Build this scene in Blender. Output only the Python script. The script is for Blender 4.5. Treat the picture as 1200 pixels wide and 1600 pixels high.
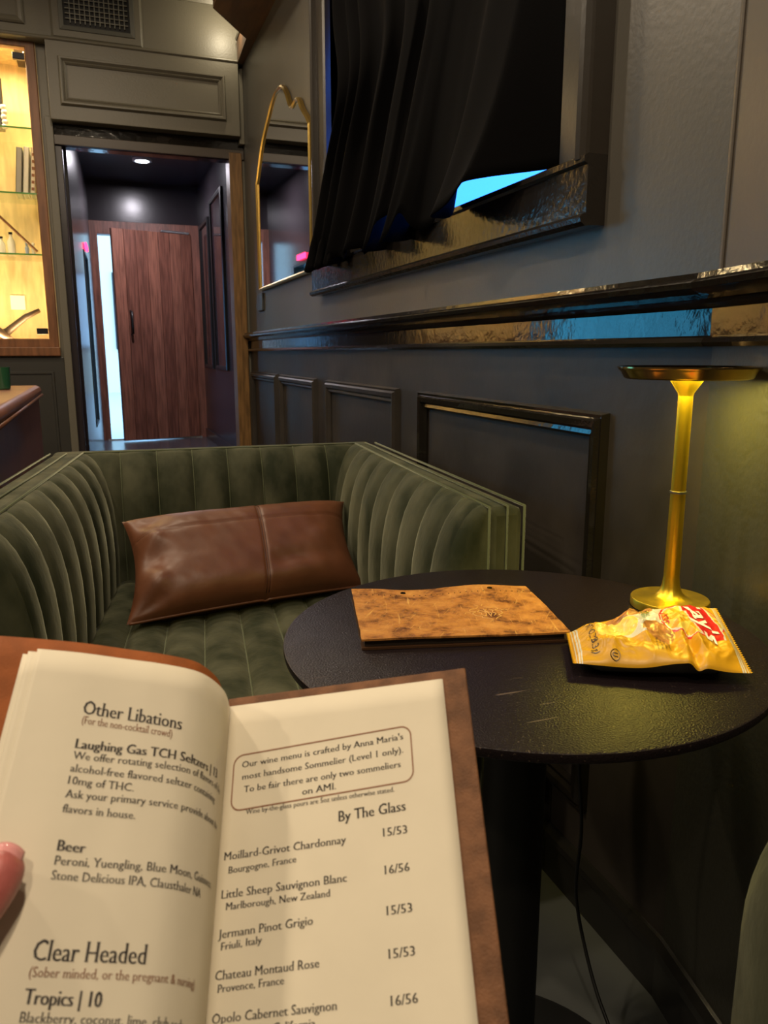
import bpy, math, random
from mathutils import Vector, Matrix, noise
random.seed(7)
PI = math.pi
for o in list(bpy.data.objects): bpy.data.objects.remove(o)
SC = bpy.context.scene
C = SC.collection

# ------------------------------------------------------------------ camera
cd = bpy.data.cameras.new('camera'); cam = bpy.data.objects.new('camera', cd); C.objects.link(cam)
cd.sensor_fit = 'HORIZONTAL'; cd.sensor_width = 36; cd.lens = 36; cd.clip_start = .02
cam.location = (0, 0, 1.13)
cam.rotation_euler = (math.radians(90-11.72), 0, math.radians(-20.08))
cd.dof.use_dof = True; cd.dof.focus_distance = 1.15; cd.dof.aperture_fstop = 20
SC.camera = cam

# ------------------------------------------------------------------ world: flat blue early-evening sky
w = bpy.data.worlds.new('sky'); SC.world = w; w.use_nodes = True
wn = w.node_tree.nodes; bg = wn['Background']
bg.inputs[0].default_value = (.30, .60, 1, 1); bg.inputs[1].default_value = 3.0

# ------------------------------------------------------------------ exposure
SC.view_settings.view_transform = 'Standard'; SC.view_settings.look = 'None'
SC.view_settings.gamma = 1; SC.view_settings.use_curve_mapping = False
SC.view_settings.exposure = 0.85

# ------------------------------------------------------------------ lamps, seen and added (fixtures are built further down at the same spots)
def lamp(kind, name, loc, power, color, size=.1, rot=(0,0,0), size_y=None, spot=None, spread=None):
    l = bpy.data.lights.new(name, kind); l.energy = power; l.color = color
    if kind == 'AREA':
        l.size = size
        if size_y: l.shape = 'RECTANGLE'; l.size_y = size_y
        else: l.shape = 'DISK'
        if spread: l.spread = spread
    else: l.shadow_soft_size = size
    if spot: l.spot_size = spot; l.spot_blend = .6
    o = bpy.data.objects.new(name, l); o.location = loc; o.rotation_euler = rot; C.objects.link(o)
    return o
WARM = (1, .81, .58)
DOWN = [(.12, .12, 15), (-1.0, 1.6, 14), (.05, 2.7, 12), (-1.2, 3.4, 12), (-2.2, .6, 12), (-.4, -1.1, 12)]  # out-of-view downlights, added for the warm light in the room
for x, y, p in DOWN:
    lamp('AREA', 'added_downlight_glow', (x, y, 3.06), p, WARM, .12)
lamp('POINT', 'cove_glow', (.78, 4.45, 2.845), 2.2, (1, .86, .6), .03)
lamp('AREA', 'hall_light_glow', (.453, 7.0, 2.655), 12, (.92, .86, .95), .07)
lamp('AREA', 'cabinet_strip_glow', (-.62, 4.77, 2.66), 11, (1, .74, .38), .85, (0, 0, 0), .03)
lamp('AREA', 'cabinet_lower_glow', (-.62, 4.765, 1.19), 7, (1, .74, .38), .85, (PI, 0, 0), .03)
lamp('AREA', 'lamp_ring_glow', (.754, .857, 1.0935), 1.2, (1, .80, .12), .09)

# ------------------------------------------------------------------ materials
def mat(name, col, rough=.5, metal=0, var=0, vscale=6, bump=0, bscale=40, sheen=0, sheencol=None, coat=0,
        emit=None, estr=0, spec=None, stretch=None, rvar=0, detail=4, col2=None, bdist=.01):
    m = bpy.data.materials.new(name); m.use_nodes = True
    nt = m.node_tree; b = nt.nodes['Principled BSDF']
    b.inputs['Base Color'].default_value = (*col, 1); b.inputs['Roughness'].default_value = rough
    b.inputs['Metallic'].default_value = metal
    if spec is not None: b.inputs['Specular IOR Level'].default_value = spec
    if sheen:
        b.inputs['Sheen Weight'].default_value = sheen; b.inputs['Sheen Roughness'].default_value = .35
        b.inputs['Sheen Tint'].default_value = (*(sheencol or (1,1,1)), 1)
    if coat: b.inputs['Coat Weight'].default_value = coat; b.inputs['Coat Roughness'].default_value = .12
    if emit: b.inputs['Emission Color'].default_value = (*emit, 1); b.inputs['Emission Strength'].default_value = estr
    if var or bump or rvar or col2:
        tc = nt.nodes.new('ShaderNodeTexCoord'); src = tc.outputs['Object']
        if stretch:
            mp = nt.nodes.new('ShaderNodeMapping'); mp.inputs['Scale'].default_value = stretch
            nt.links.new(src, mp.inputs[0]); src = mp.outputs[0]
    if var or col2:
        n = nt.nodes.new('ShaderNodeTexNoise'); n.inputs['Scale'].default_value = vscale; n.inputs['Detail'].default_value = detail
        nt.links.new(src, n.inputs['Vector'])
        r = nt.nodes.new('ShaderNodeValToRGB'); nt.links.new(n.outputs[0], r.inputs[0])
        c2 = col2 or tuple(min(1, c*(1+var)) for c in col)
        c1 = col if col2 else tuple(c*(1-var) for c in col)
        r.color_ramp.elements[0].position = .35; r.color_ramp.elements[1].position = .65
        r.color_ramp.elements[0].color = (*c1, 1); r.color_ramp.elements[1].color = (*c2, 1)
        nt.links.new(r.outputs[0], b.inputs['Base Color'])
        if rvar:
            mr = nt.nodes.new('ShaderNodeMapRange'); mr.inputs['To Min'].default_value = max(0,rough-rvar); mr.inputs['To Max'].default_value = rough+rvar
            nt.links.new(n.outputs[0], mr.inputs[0]); nt.links.new(mr.outputs[0], b.inputs['Roughness'])
    if bump:
        n2 = nt.nodes.new('ShaderNodeTexNoise'); n2.inputs['Scale'].default_value = bscale; n2.inputs['Detail'].default_value = 5
        nt.links.new(src, n2.inputs['Vector'])
        bp = nt.nodes.new('ShaderNodeBump'); bp.inputs['Strength'].default_value = bump; bp.inputs['Distance'].default_value = bdist
        nt.links.new(n2.outputs[0], bp.inputs['Height']); nt.links.new(bp.outputs[0], b.inputs['Normal'])
    return m

def emission(name, col, s):
    m = bpy.data.materials.new(name); m.use_nodes = True; nt = m.node_tree
    nt.nodes.remove(nt.nodes['Principled BSDF'])
    e = nt.nodes.new('ShaderNodeEmission'); e.inputs[0].default_value = (*col, 1); e.inputs[1].default_value = s
    nt.links.new(e.outputs[0], nt.nodes['Material Output'].inputs[0]); return m

def glassm(name, col, rough=.02):
    m = bpy.data.materials.new(name); m.use_nodes = True; nt = m.node_tree
    nt.nodes.remove(nt.nodes['Principled BSDF'])
    t = nt.nodes.new('ShaderNodeBsdfTransparent'); t.inputs[0].default_value = (*col, 1)
    g = nt.nodes.new('ShaderNodeBsdfGlossy'); g.inputs['Roughness'].default_value = rough
    lw_ = nt.nodes.new('ShaderNodeLayerWeight'); pw_ = nt.nodes.new('ShaderNodeMath'); pw_.operation = 'POWER'; pw_.inputs[1].default_value = 5
    nt.links.new(lw_.outputs['Facing'], pw_.inputs[0])
    f = nt.nodes.new('ShaderNodeMath'); f.operation = 'MULTIPLY_ADD'; f.inputs[1].default_value = .9; f.inputs[2].default_value = .04
    nt.links.new(pw_.outputs[0], f.inputs[0])
    mx = nt.nodes.new('ShaderNodeMixShader')
    nt.links.new(f.outputs[0], mx.inputs[0]); nt.links.new(t.outputs[0], mx.inputs[1]); nt.links.new(g.outputs[0], mx.inputs[2])
    nt.links.new(mx.outputs[0], nt.nodes['Material Output'].inputs[0]); return m

M = {}
M['wall_up'] = mat('satin_olive_grey_wall_paint', (.090,.083,.070), .38, bump=.10, bscale=90, bdist=.005, var=.06, vscale=3)
M['wall_low'] = mat('dark_gloss_brown_black_paint', (.036,.030,.025), .42, bump=.08, bscale=28, var=.22, vscale=5, rvar=.08, spec=.35)
M['rail'] = mat('high_gloss_black_paint', (.012,.010,.008), .10, bump=.22, bscale=30, bdist=.004)
M['trim'] = mat('high_gloss_black_brown_paint', (.020,.017,.014), .14, bump=.30, bscale=70, bdist=.003)
M['head'] = mat('satin_olive_joinery_paint', (.150,.136,.102), .42, bump=.08, bscale=120)
M['dark_paint'] = mat('dark_charcoal_joinery_paint', (.045,.043,.038), .35)
M['hall'] = mat('glossy_plum_black_paint', (.030,.024,.028), .24, bump=.1, bscale=12, bdist=.004)
M['angled'] = mat('satin_brown_grey_wall_paint', (.095,.080,.064), .38, bump=.08, bscale=90, bdist=.005)
M['angled_low'] = mat('dark_olive_eggshell_paint', (.036,.035,.026), .42, bump=.1, bscale=90)
M['ceil'] = mat('dark_ceiling_paint', (.09,.08,.065), .6)
M['floor'] = mat('dark_grey_floor', (.07,.075,.072), .45, var=.2, vscale=4, bump=.05, bscale=30)
M['soffit'] = mat('brown_stained_soffit', (.105,.050,.020), .5, var=.25, vscale=5, stretch=(6,1,6))
M['oak'] = mat('amber_stained_wood', (.20,.105,.035), .42, var=.35, vscale=7, stretch=(9,9,1), bump=.1, bscale=40)
M['frame_wood'] = mat('red_brown_cabinet_wood', (.21,.085,.032), .4, var=.25, vscale=6, stretch=(8,8,1))
M['cab_wood'] = mat('pale_birch_cabinet_back', (.74,.55,.28), .5, var=.16, vscale=5, stretch=(6,6,1.2), bump=.05, bscale=30)
M['door'] = mat('red_brown_plank_wood', (.21,.078,.050), .42, var=.34, vscale=5, stretch=(14,14,1), bump=.15, bscale=20)
M['door2'] = mat('lighter_red_brown_plank_wood', (.28,.110,.070), .42, var=.30, vscale=5, stretch=(14,14,1), bump=.15, bscale=20)
M['black'] = mat('black_metal', (.010,.010,.010), .35)
M['blackm'] = mat('matt_black_metal', (.006,.006,.006), .5)
M['mirror'] = mat('mirror_glass', (.88,.88,.88), .015, 1)
M['gold'] = mat('satin_gold_frame', (.62,.42,.12), .34, 1, bump=.05, bscale=90)
M['brass'] = mat('brushed_brass', (.92,.64,.05), .36, 1, bump=.10, bscale=160, stretch=(1,1,.05), rvar=.06, var=.06, vscale=60)
M['brass_dark'] = mat('polished_antique_brass', (.50,.34,.12), .15, 1)
M['steel'] = mat('brushed_steel', (.6,.6,.6), .3, 1)
M['curtain'] = mat('black_velvet_curtain', (.0024,.0022,.0023), .9, sheen=.03, sheencol=(.55,.45,.40), spec=.04, bump=.05, bscale=300)
VG = (.040,.052,.022)
M['velvet'] = mat('olive_green_velvet', (.021,.026,.013), .75, sheen=.42, sheencol=(.66,.66,.46), spec=.12, vscale=11, detail=9, col2=(.080,.081,.048), bump=.25, bscale=60, stretch=(1,1,.55), bdist=.004)
M['piping'] = mat('olive_green_velvet_piping', (.085,.098,.050), .7, sheen=.5, sheencol=(.8,.82,.6), spec=.15)
M['pillow'] = mat('cognac_brown_leather', (.120,.042,.017), .46, var=.12, vscale=14, bump=.22, bscale=75, bdist=.002)
M['stitch'] = mat('dark_brown_leather_seam', (.065,.022,.010), .5)
M['bench'] = mat('russet_leather', (.17,.062,.030), .42, var=.15, vscale=6, bump=.1, bscale=90)
M['table'] = None
M['cover_in'] = mat('russet_leather_menu_cover', (.26,.075,.018), .68, spec=.2, var=.15, vscale=60, bump=.35, bscale=600, bdist=.001)
M['cover_r'] = mat('brown_leather_menu_cover', (.155,.070,.032), .65, spec=.25, var=.25, vscale=90, bump=.5, bscale=700, bdist=.001)
M['paper'] = mat('cream_menu_paper', (.67,.61,.48), .75, var=.02, vscale=30, bump=.05, bscale=200, bdist=.001)
M['ink'] = mat('black_brown_ink', (.035,.028,.026), .7)
M['ink_brown'] = mat('brown_ink', (.24,.10,.05), .7)
M['skin'] = mat('pink_skin', (.40,.11,.10), .36, var=.1, vscale=80, bump=.2, bscale=500, bdist=.001)
M['nail'] = mat('pale_pink_nail', (.62,.27,.27), .18)
M['sleeve'] = mat('dark_sleeve_cloth', (.02,.02,.025), .8)
M['cable'] = mat('black_rubber_cable', (.01,.01,.01), .4)
M['green_glass'] = mat('dark_green_glass', (.02,.09,.04), .1, coat=.5)
M['bot1'] = mat('amber_glass', (.55,.30,.08), .15, coat=.4)
M['bot2'] = mat('white_ceramic', (.8,.75,.65), .3)
M['blueglass'] = mat('blue_white_ceramic', (.35,.42,.6), .3)
M['shelf_glass'] = glassm('clear_shelf_glass', (.93,.98,.94))
M['shelf_edge'] = mat('green_glass_edge', (.08,.30,.06), .15, emit=None)
M['clear'] = glassm('clear_door_glass', (.98,.98,.97))
M['bluepane'] = glassm('deep_blue_tinted_pane', (.30,.55,1.0))
M['tealpane'] = glassm('teal_tinted_pane', (.50,.95,.97))
M['palepane'] = glassm('pale_blue_pane', (.75,.92,1))
M['book_w'] = mat('white_book_cloth', (.80,.78,.72), .6)
M['book_g'] = mat('grey_book_cloth', (.42,.40,.36), .6)
M['book_p'] = mat('cream_patterned_book_cloth', (.75,.70,.60), .6)
M['card'] = mat('white_card', (.85,.82,.74), .6)
M['switch'] = mat('slate_switch_plate', (.06,.065,.07), .3)
M['dleather'] = mat('dark_brown_leather_strap', (.06,.035,.02), .5)
M['concrete'] = mat('pavement', (.5,.48,.45), .8)
M['facade'] = mat('pale_render', (.7,.62,.5), .8)
M['led'] = emission('warm_led_diffuser', (1,.80,.22), 8)
M['bulb'] = emission('added_downlight_diffuser', (1,.76,.48), 25)
M['bulb_c'] = emission('cool_downlight_diffuser', (.85,.95,1), 14)
M['red_led'] = emission('red_sign_light', (1,.02,.08), 5)
M['ledstrip'] = emission('amber_strip_light', (1,.70,.30), 10)

def table_mat():
    m = mat('worn_black_brown_tabletop', (.012,.008,.009), .30, bump=.6, bscale=430, bdist=.0014, spec=.2)
    nt = m.node_tree; b = nt.nodes['Principled BSDF']
    tc = nt.nodes.new('ShaderNodeTexCoord')
    n = nt.nodes.new('ShaderNodeTexNoise'); n.inputs['Scale'].default_value = 260; n.inputs['Detail'].default_value = 2
    big = nt.nodes.new('ShaderNodeTexNoise'); big.inputs['Scale'].default_value = 7; big.inputs['Detail'].default_value = 3
    for q in (n, big): nt.links.new(tc.outputs['Object'], q.inputs['Vector'])
    r = nt.nodes.new('ShaderNodeValToRGB'); r.color_ramp.elements[0].position = .66; r.color_ramp.elements[1].position = .76
    nt.links.new(n.outputs[0], r.inputs[0])
    # long thin scratches
    mp = nt.nodes.new('ShaderNodeMapping'); mp.inputs['Scale'].default_value = (9, 120, 1); mp.inputs['Rotation'].default_value = (0,0,.9)
    s = nt.nodes.new('ShaderNodeTexNoise'); s.inputs['Scale'].default_value = 1.6; s.inputs['Detail'].default_value = 1
    nt.links.new(tc.outputs['Object'], mp.inputs[0]); nt.links.new(mp.outputs[0], s.inputs['Vector'])
    r2 = nt.nodes.new('ShaderNodeValToRGB'); r2.color_ramp.elements[0].position = .74; r2.color_ramp.elements[1].position = .78
    nt.links.new(s.outputs[0], r2.inputs[0])
    mx = nt.nodes.new('ShaderNodeMath'); mx.operation = 'MAXIMUM'
    nt.links.new(r.outputs[0], mx.inputs[0]); nt.links.new(r2.outputs[0], mx.inputs[1])
    mu = nt.nodes.new('ShaderNodeMath'); mu.operation = 'MULTIPLY'
    rb = nt.nodes.new('ShaderNodeValToRGB'); rb.color_ramp.elements[0].position = .42; rb.color_ramp.elements[1].position = .62
    nt.links.new(big.outputs[0], rb.inputs[0]); nt.links.new(mx.outputs[0], mu.inputs[0]); nt.links.new(rb.outputs[0], mu.inputs[1])
    mc = nt.nodes.new('ShaderNodeMix'); mc.data_type = 'RGBA'
    mc.inputs[6].default_value = (.012,.008,.009,1); mc.inputs[7].default_value = (.11,.08,.06,1)
    nt.links.new(mu.outputs[0], mc.inputs[0]); nt.links.new(mc.outputs[2], b.inputs['Base Color'])
    return m
M['table'] = table_mat()

def book_mat():
    m = mat('tan_distressed_leather', (.42,.17,.035), .42, bump=.4, bscale=90, bdist=.0015)
    nt = m.node_tree; b = nt.nodes['Principled BSDF']
    tc = nt.nodes.new('ShaderNodeTexCoord')
    n = nt.nodes.new('ShaderNodeTexNoise'); n.inputs['Scale'].default_value = 28; n.inputs['Detail'].default_value = 8; n.inputs['Roughness'].default_value = .7
    nt.links.new(tc.outputs['Object'], n.inputs['Vector'])
    r = nt.nodes.new('ShaderNodeValToRGB'); cr = r.color_ramp
    cr.elements[0].position = .36; cr.elements[0].color = (.10,.032,.008,1)
    cr.elements[1].position = .72; cr.elements[1].color = (.62,.30,.075,1)
    e = cr.elements.new(.5); e.color = (.40,.165,.035,1)
    nt.links.new(n.outputs[0], r.inputs[0])
    # pale scratches: two crossed stretched noises
    last = r.outputs[0]
    for rot, sc in ((.6, 1.3), (-.9, 1.1), (1.9, .9)):
        m0 = nt.nodes.new('ShaderNodeMapping'); m0.inputs['Rotation'].default_value = (0,0,rot)
        mp = nt.nodes.new('ShaderNodeMapping'); mp.inputs['Scale'].default_value = (26, 380, 26)
        s = nt.nodes.new('ShaderNodeTexNoise'); s.inputs['Scale'].default_value = sc; s.inputs['Detail'].default_value = 2; s.inputs['Distortion'].default_value = .6
        nt.links.new(tc.outputs['Object'], m0.inputs[0]); nt.links.new(m0.outputs[0], mp.inputs[0]); nt.links.new(mp.outputs[0], s.inputs['Vector'])
        q = nt.nodes.new('ShaderNodeValToRGB'); q.color_ramp.elements[0].position = .64; q.color_ramp.elements[1].position = .80
        nt.links.new(s.outputs[0], q.inputs[0])
        mc = nt.nodes.new('ShaderNodeMix'); mc.data_type = 'RGBA'; mc.inputs[7].default_value = (.62,.35,.10,1)
        nt.links.new(q.outputs[0], mc.inputs[0]); nt.links.new(last, mc.inputs[6]); last = mc.outputs[2]
    nt.links.new(last, b.inputs['Base Color'])
    return m
M['book'] = book_mat()

# ------------------------------------------------------------------ mesh helpers
def obj(name, vf, m, parent=None, smooth=False, bevel=0, loc=None, solid=0):
    vs, fs = vf[0], vf[1]
    me = bpy.data.meshes.new(name); me.from_pydata([tuple(v) for v in vs], [], fs); me.update()
    if isinstance(m, (list, tuple)):
        for q in m: me.materials.append(q)
        if len(vf) > 2: me.polygons.foreach_set('material_index', vf[2])
    else: me.materials.append(m)
    o = bpy.data.objects.new(name, me); C.objects.link(o)
    if smooth:
        me.polygons.foreach_set('use_smooth', [True]*len(me.polygons))
        if smooth != True: me.set_sharp_from_angle(angle=math.radians(smooth))
    if solid:
        s = o.modifiers.new('s', 'SOLIDIFY'); s.thickness = solid; s.offset = -1
    if bevel:
        b = o.modifiers.new('b', 'BEVEL'); b.width = bevel; b.segments = 2; b.limit_method = 'ANGLE'; b.angle_limit = math.radians(35)
    if parent:
        o.parent = parent
        o.matrix_parent_inverse = parent.matrix_basis.inverted()
    if loc: o.location = loc
    return o
def tag(o, label=None, cat=None, group=None, kind=None):
    if label: o['label'] = label
    if cat: o['category'] = cat
    if group: o['group'] = group
    if kind: o['kind'] = kind
    return o
def thing(name, loc, label, cat, group=None, rotz=0):
    o = bpy.data.objects.new(name, None); C.objects.link(o); o.location = loc; o.rotation_euler = (0,0,rotz); o.empty_display_size = .05
    return tag(o, label, cat, group)
def struct(name, vf, m, parent=None, **k):
    o = obj(name, vf, m, parent, **k)
    if not parent: o['kind'] = 'structure'
    return o
def box(x0,x1,y0,y1,z0,z1):
    v = [(x,y,z) for z in (z0,z1) for y in (y0,y1) for x in (x0,x1)]
    f = [(0,2,3,1),(4,5,7,6),(0,1,5,4),(2,6,7,3),(0,4,6,2),(1,3,7,5)]
    return v, f
def join(*vfs):
    V, F = [], []
    for v, f in [q[:2] for q in vfs]:
        n = len(V); V += [tuple(a) for a in v]; F += [tuple(i+n for i in g) for g in f]
    return V, F
def mp(vf, fn): return ([fn(*v) for v in vf[0]], vf[1])
def grid(nu, nv, fn, closeu=False):
    V = [fn(i/(nu-0 if closeu else nu), j/nv) for j in range(nv+1) for i in range(nu if closeu else nu+1)]
    W = nu if closeu else nu+1; F = []
    for j in range(nv):
        for i in range(nu):
            a = j*W+i; b = j*W+(i+1)%W
            F.append((a, b, b+W, a+W))
    return V, F
def lathe(prof, n=48, c=(0,0,0)):
    V = [(c[0]+r*math.cos(2*PI*i/n), c[1]+r*math.sin(2*PI*i/n), c[2]+z) for r, z in prof for i in range(n)]
    F = []
    for j in range(len(prof)-1):
        for i in range(n):
            a = j*n+i; b = j*n+(i+1)%n; F.append((a,b,b+n,a+n))
    if prof[0][0] > 1e-6: F.append(tuple(range(n))[::-1])
    if prof[-1][0] > 1e-6: F.append(tuple((len(prof)-1)*n+i for i in range(n)))
    return V, F
def tube(pts, r, n=8, closed=False):
    pts = [Vector(p) for p in pts]; V, F = [], []; N = len(pts); up = Vector((0,0,1)); prev = None
    for k in range(N):
        a = pts[(k-1) % N] if (closed or k > 0) else pts[k]; b = pts[(k+1) % N] if (closed or k < N-1) else pts[k]
        t = (b-a).normalized()
        if prev is None:
            s = t.cross(up); s = s.normalized() if s.length > 1e-3 else t.cross(Vector((1,0,0))).normalized()
        else: s = (prev - t*prev.dot(t)).normalized()
        prev = s; q = t.cross(s); rr = r[k] if isinstance(r, (list, tuple)) else r
        for i in range(n):
            an = 2*PI*i/n; V.append(pts[k]+(s*math.cos(an)+q*math.sin(an))*rr)
    R = N if closed else N-1
    for k in range(R):
        for i in range(n):
            a = k*n+i; b = k*n+(i+1)%n; c = ((k+1)%N)*n; F.append((a, b, c+(i+1)%n, c+i))
    if not closed: F += [tuple(range(n))[::-1], tuple((N-1)*n+i for i in range(n))]
    return V, F
def prism(poly, h0, h1):            # poly in (x,y), extruded along z
    n = len(poly); V = [(x,y,h0) for x,y in poly]+[(x,y,h1) for x,y in poly]
    return V, [tuple(range(n))[::-1], tuple(range(n,2*n))]+[(i,(i+1)%n,n+(i+1)%n,n+i) for i in range(n)]
def frame_sweep(u0,u1,v0,v1, prof, open_bottom=False):   # mitred moulding round a rectangle; prof = (outward offset, height)
    V = []; k = len(prof)
    if open_bottom:
        cs = [(u0,v0,-1,0),(u0,v1,-1,1),(u1,v1,1,1),(u1,v0,1,0)]
    else: cs = [(u0,v0,-1,-1),(u0,v1,-1,1),(u1,v1,1,1),(u1,v0,1,-1)]
    for u,v,a,b in cs:
        for d,h in prof: V.append((u+a*d, v+b*d, h))
    F = []
    for c in range(3 if open_bottom else 4):
        d = (c+1)%4
        for i in range(k-1): F.append((c*k+i, c*k+i+1, d*k+i+1, d*k+i))
    if open_bottom: F += [tuple(range(k)), tuple(range(3*k,4*k))[::-1]]
    return V, F
def sweep_rail(a, b, prof):          # along u from a to b ; prof = (v, height) closed outline
    k = len(prof); V = [(a,v,h) for v,h in prof]+[(b,v,h) for v,h in prof]
    return V, [(i,(i+1)%k,k+(i+1)%k,k+i) for i in range(k)]+[tuple(range(k))[::-1], tuple(range(k,2*k))]

def catmull(p, n=8):
    out = []; P = [Vector(q) for q in p]; P = [P[0]*2-P[1]]+P+[P[-1]*2-P[-2]]
    for i in range(1,len(P)-2):
        for k in range(n):
            t = k/n; a,b,c,d = P[i-1:i+3]
            out.append(.5*((2*b)+(c-a)*t+(2*a-5*b+4*c-d)*t*t+(3*b-a-3*c+d)*t**3))
    out.append(P[-2]); return out

# local frames of walls: (u along wall, v up, h out of the wall into the room)
W = .865; YC = .935; AN = math.radians(11)
RW = lambda u,v,h: (W-h, u, v)
AW = lambda u,v,h: (W-u*math.sin(AN)-h*math.cos(AN), YC-u*math.cos(AN)+h*math.sin(AN), v)
YB = 4.7
BW = lambda u,v,h: (u, YB-h, v)

# ================================================================== STRUCTURE
CZ = 3.10
struct('floor', box(-3.1,1.3,-2.1,4.78,-.05,0), M['floor'])
struct('ceiling', box(-3.1,1.3,-2.1,4.82,CZ,CZ+.05), M['ceil'])
# right wall, upper and lower coats, around the curtained window
wy0, wy1, wz0, wz1 = 1.34, 2.93, 1.48, 2.75
vf = join(*[mp(box(*b), lambda x,y,z: (x,y,z)) for b in [
    (W,W+.14,YC-.02,wy0,1.19,CZ),(W,W+.14,wy1,4.80,1.19,CZ),(W,W+.14,wy0,wy1,1.19,wz0),(W,W+.14,wy0,wy1,wz1,CZ)]])
wr = struct('wall_right', vf, M['wall_up'])
struct('wall_right_lower', box(W,W+.14,YC-.02,4.80,0,1.19), M['wall_low'])
# near angled wall
L = 3.1
def awbox(u0,u1,v0,v1,h0,h1): return mp(box(u0,u1,v0,v1,h0,h1), AW)
struct('wall_near_right', awbox(0,L,1.19,CZ,-.14,0), M['angled'])
struct('wall_near_right_lower', awbox(0,L,0,1.19,-.14,0), M['angled_low'])
obj('corner_bead', awbox(.004,.012,1.245,CZ,0,.004), M['angled'], bpy.data.objects['wall_near_right'], bevel=.002)
# wall_back : everything around the doorway and the cabinet
DX0, DX1 = -.135, .777
CX0, CX1 = -1.12, -.19
B = [(-3.1,-2.62,0,CZ),(-2.62,-1.28,0,1.0),(-2.62,-1.28,1.92,CZ),(-1.28,CX0,0,CZ),(CX0,CX1,0,1.12),(CX0,CX1,2.70,CZ),(CX1,DX0,0,CZ),(DX0,W,2.27,CZ)]
vf = join(*[mp(box(a,b,c,d,-.12,0), BW) for a,b,c,d in B], mp(box(DX1+.07,W+.14,0,CZ,-.12,0), BW))
wb = struct('wall_back', vf, M['head'])
struct('wall_left', box(-3.1,-3.0,-2.1,4.82,0,CZ), M['wall_up'])
struct('wall_rear', box(-3.1,1.3,-2.1,-2.0,0,CZ), M['wall_up'])
# dark painted coat on the wall below the cabinet and beside the doorway
obj('lower_panel', mp(box(-1.28,-.175,.10,1.105,0,.012), BW), M['dark_paint'], wb, bevel=.003)
obj('cabinet_stile', mp(box(-.175,DX0,.0,2.34,0,.020), BW), M['head'], wb, bevel=.004)
PANP = [(-.022,0),(-.022,.008),(-.014,.012),(-.008,.010),(-.004,.018),(.006,.018),(.010,.012),(.010,0)]
obj('panel_moulding', mp(frame_sweep(-1.2,-.24,.25,1.02,PANP), BW), M['dark_paint'], wb)
# header box above the doorway
HY = YB-.08
hd = struct('trim_1', mp(box(-.141,.835,2.312,2.690,0,.08), BW), M['head'], bevel=.003)
def HW(u,v,h): return (u, HY-h, v)
obj('panel_moulding', mp(frame_sweep(-.068,.742,2.400,2.596,[(-.020,0),(-.020,.006),(-.012,.014),(-.006,.010),(.004,.022),(.012,.022),(.016,.010),(.020,0)]), HW), M['head'], hd)
obj('side_strip', mp(box(.835,W,2.28,2.67,0,.05), BW), M['head'], hd, bevel=.003)
# picture-rail ledge above header and cabinet
struct('trim_2', mp(join(sweep_rail(-3.0,W,[(2.684,0),(2.684,.084),(2.690,.090),(2.698,.088),(2.703,.080),(2.703,0)])), BW), M['head'], bevel=.002)
# panel wall above the ledge
up = struct('trim_3', mp(box(-3.0,W,2.70,CZ,0,.05), BW), M['head'])
UW = lambda u,v,h: (u, YB-.05-h, v)
obj('panel_moulding', mp(frame_sweep(-.80,-.245,2.765,3.02,[(-.02,0),(-.02,.006),(-.01,.012),(.006,.018),(.014,.010),(.016,0)]), UW), M['head'], up)
obj('crown_moulding', mp(sweep_rail(-.40,W,[(2.965,0),(2.965,.01),(2.985,.02),(3.00,.045),(3.06,.06),(CZ,.06),(CZ,0)]), UW), M['head'], up)
# door casing: dark lintel, timber post on the right, painted jamb on the left
struct('trim_4', mp(box(DX0,W,2.205,2.312,-.10,.004), BW), M['rail'], bevel=.003)  # black gloss that also holds the shade under the header in its colour
obj('lintel_lip', mp(box(DX0,W-.002,2.205,2.255,-.02,.016), BW), mat('brown_painted_lintel', (.075,.058,.045), .4), bpy.data.objects['trim_4'], bevel=.003)
struct('trim_5', mp(box(DX1,.849,0,2.24,-.11,.018), BW), M['oak'], bevel=.003)
struct('trim_6', mp(box(DX0-.002,DX0+.035,0,2.205,-.10,.0), BW), M['hall'], bevel=.004)
# brown sloped soffit running along the top of the right wall
so = struct('ceiling_soffit', prism([(W,.9),(.605,.9),(.612,3.97),(.818,4.27),(.832,4.615),(W,4.615)], 2.685, 2.80), M['soffit'])
obj('edge_trim', join(tube([(.605,.9,2.80),(.612,3.97,2.80),(.818,4.27,2.80),(.832,4.61,2.80)],.010,6)), M['head'], so)

# ---- right wall mouldings
RAILP = [(1.139,0),(1.139,.018),(1.145,.022),(1.152,.018),(1.155,.008),(1.194,.008),(1.196,.016),(1.201,.022),(1.208,.018),(1.214,.030),(1.222,.044),(1.230,.046),(1.236,.036),(1.244,.034),(1.248,0)]
struct('trim_7', mp(sweep_rail(YC-.004,4.70,RAILP), RW), M['rail'])
struct('trim_8', mp(sweep_rail(.004,L,RAILP), AW), M['rail'])
BP = [(0,0),(0,.012),(.085,.012),(.092,.018),(.105,.016),(.118,.006),(.120,0)]
BMAT = mat('black_baseboard_paint', (.016,.015,.013), .2)
struct('baseboard_right', mp(sweep_rail(YC,4.70,BP), RW), BMAT)
struct('baseboard_near_right', mp(sweep_rail(0,L,BP), AW), BMAT)
WP = [(-.030,0),(-.030,.006),(-.024,.013),(-.016,.011),(-.010,.020),(.002,.022),(.008,.014),(.014,.016),(.018,0)]
pn = bpy.data.objects['wall_right_lower']
for y0,y1 in ((1.19,2.03),(2.24,3.00),(3.20,3.85),(3.96,4.62)):
    obj('panel_moulding', mp(frame_sweep(y0,y1,.24,1.005,WP), RW), M['rail'] if y0 < 2 else M['wall_low'], pn)

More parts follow.
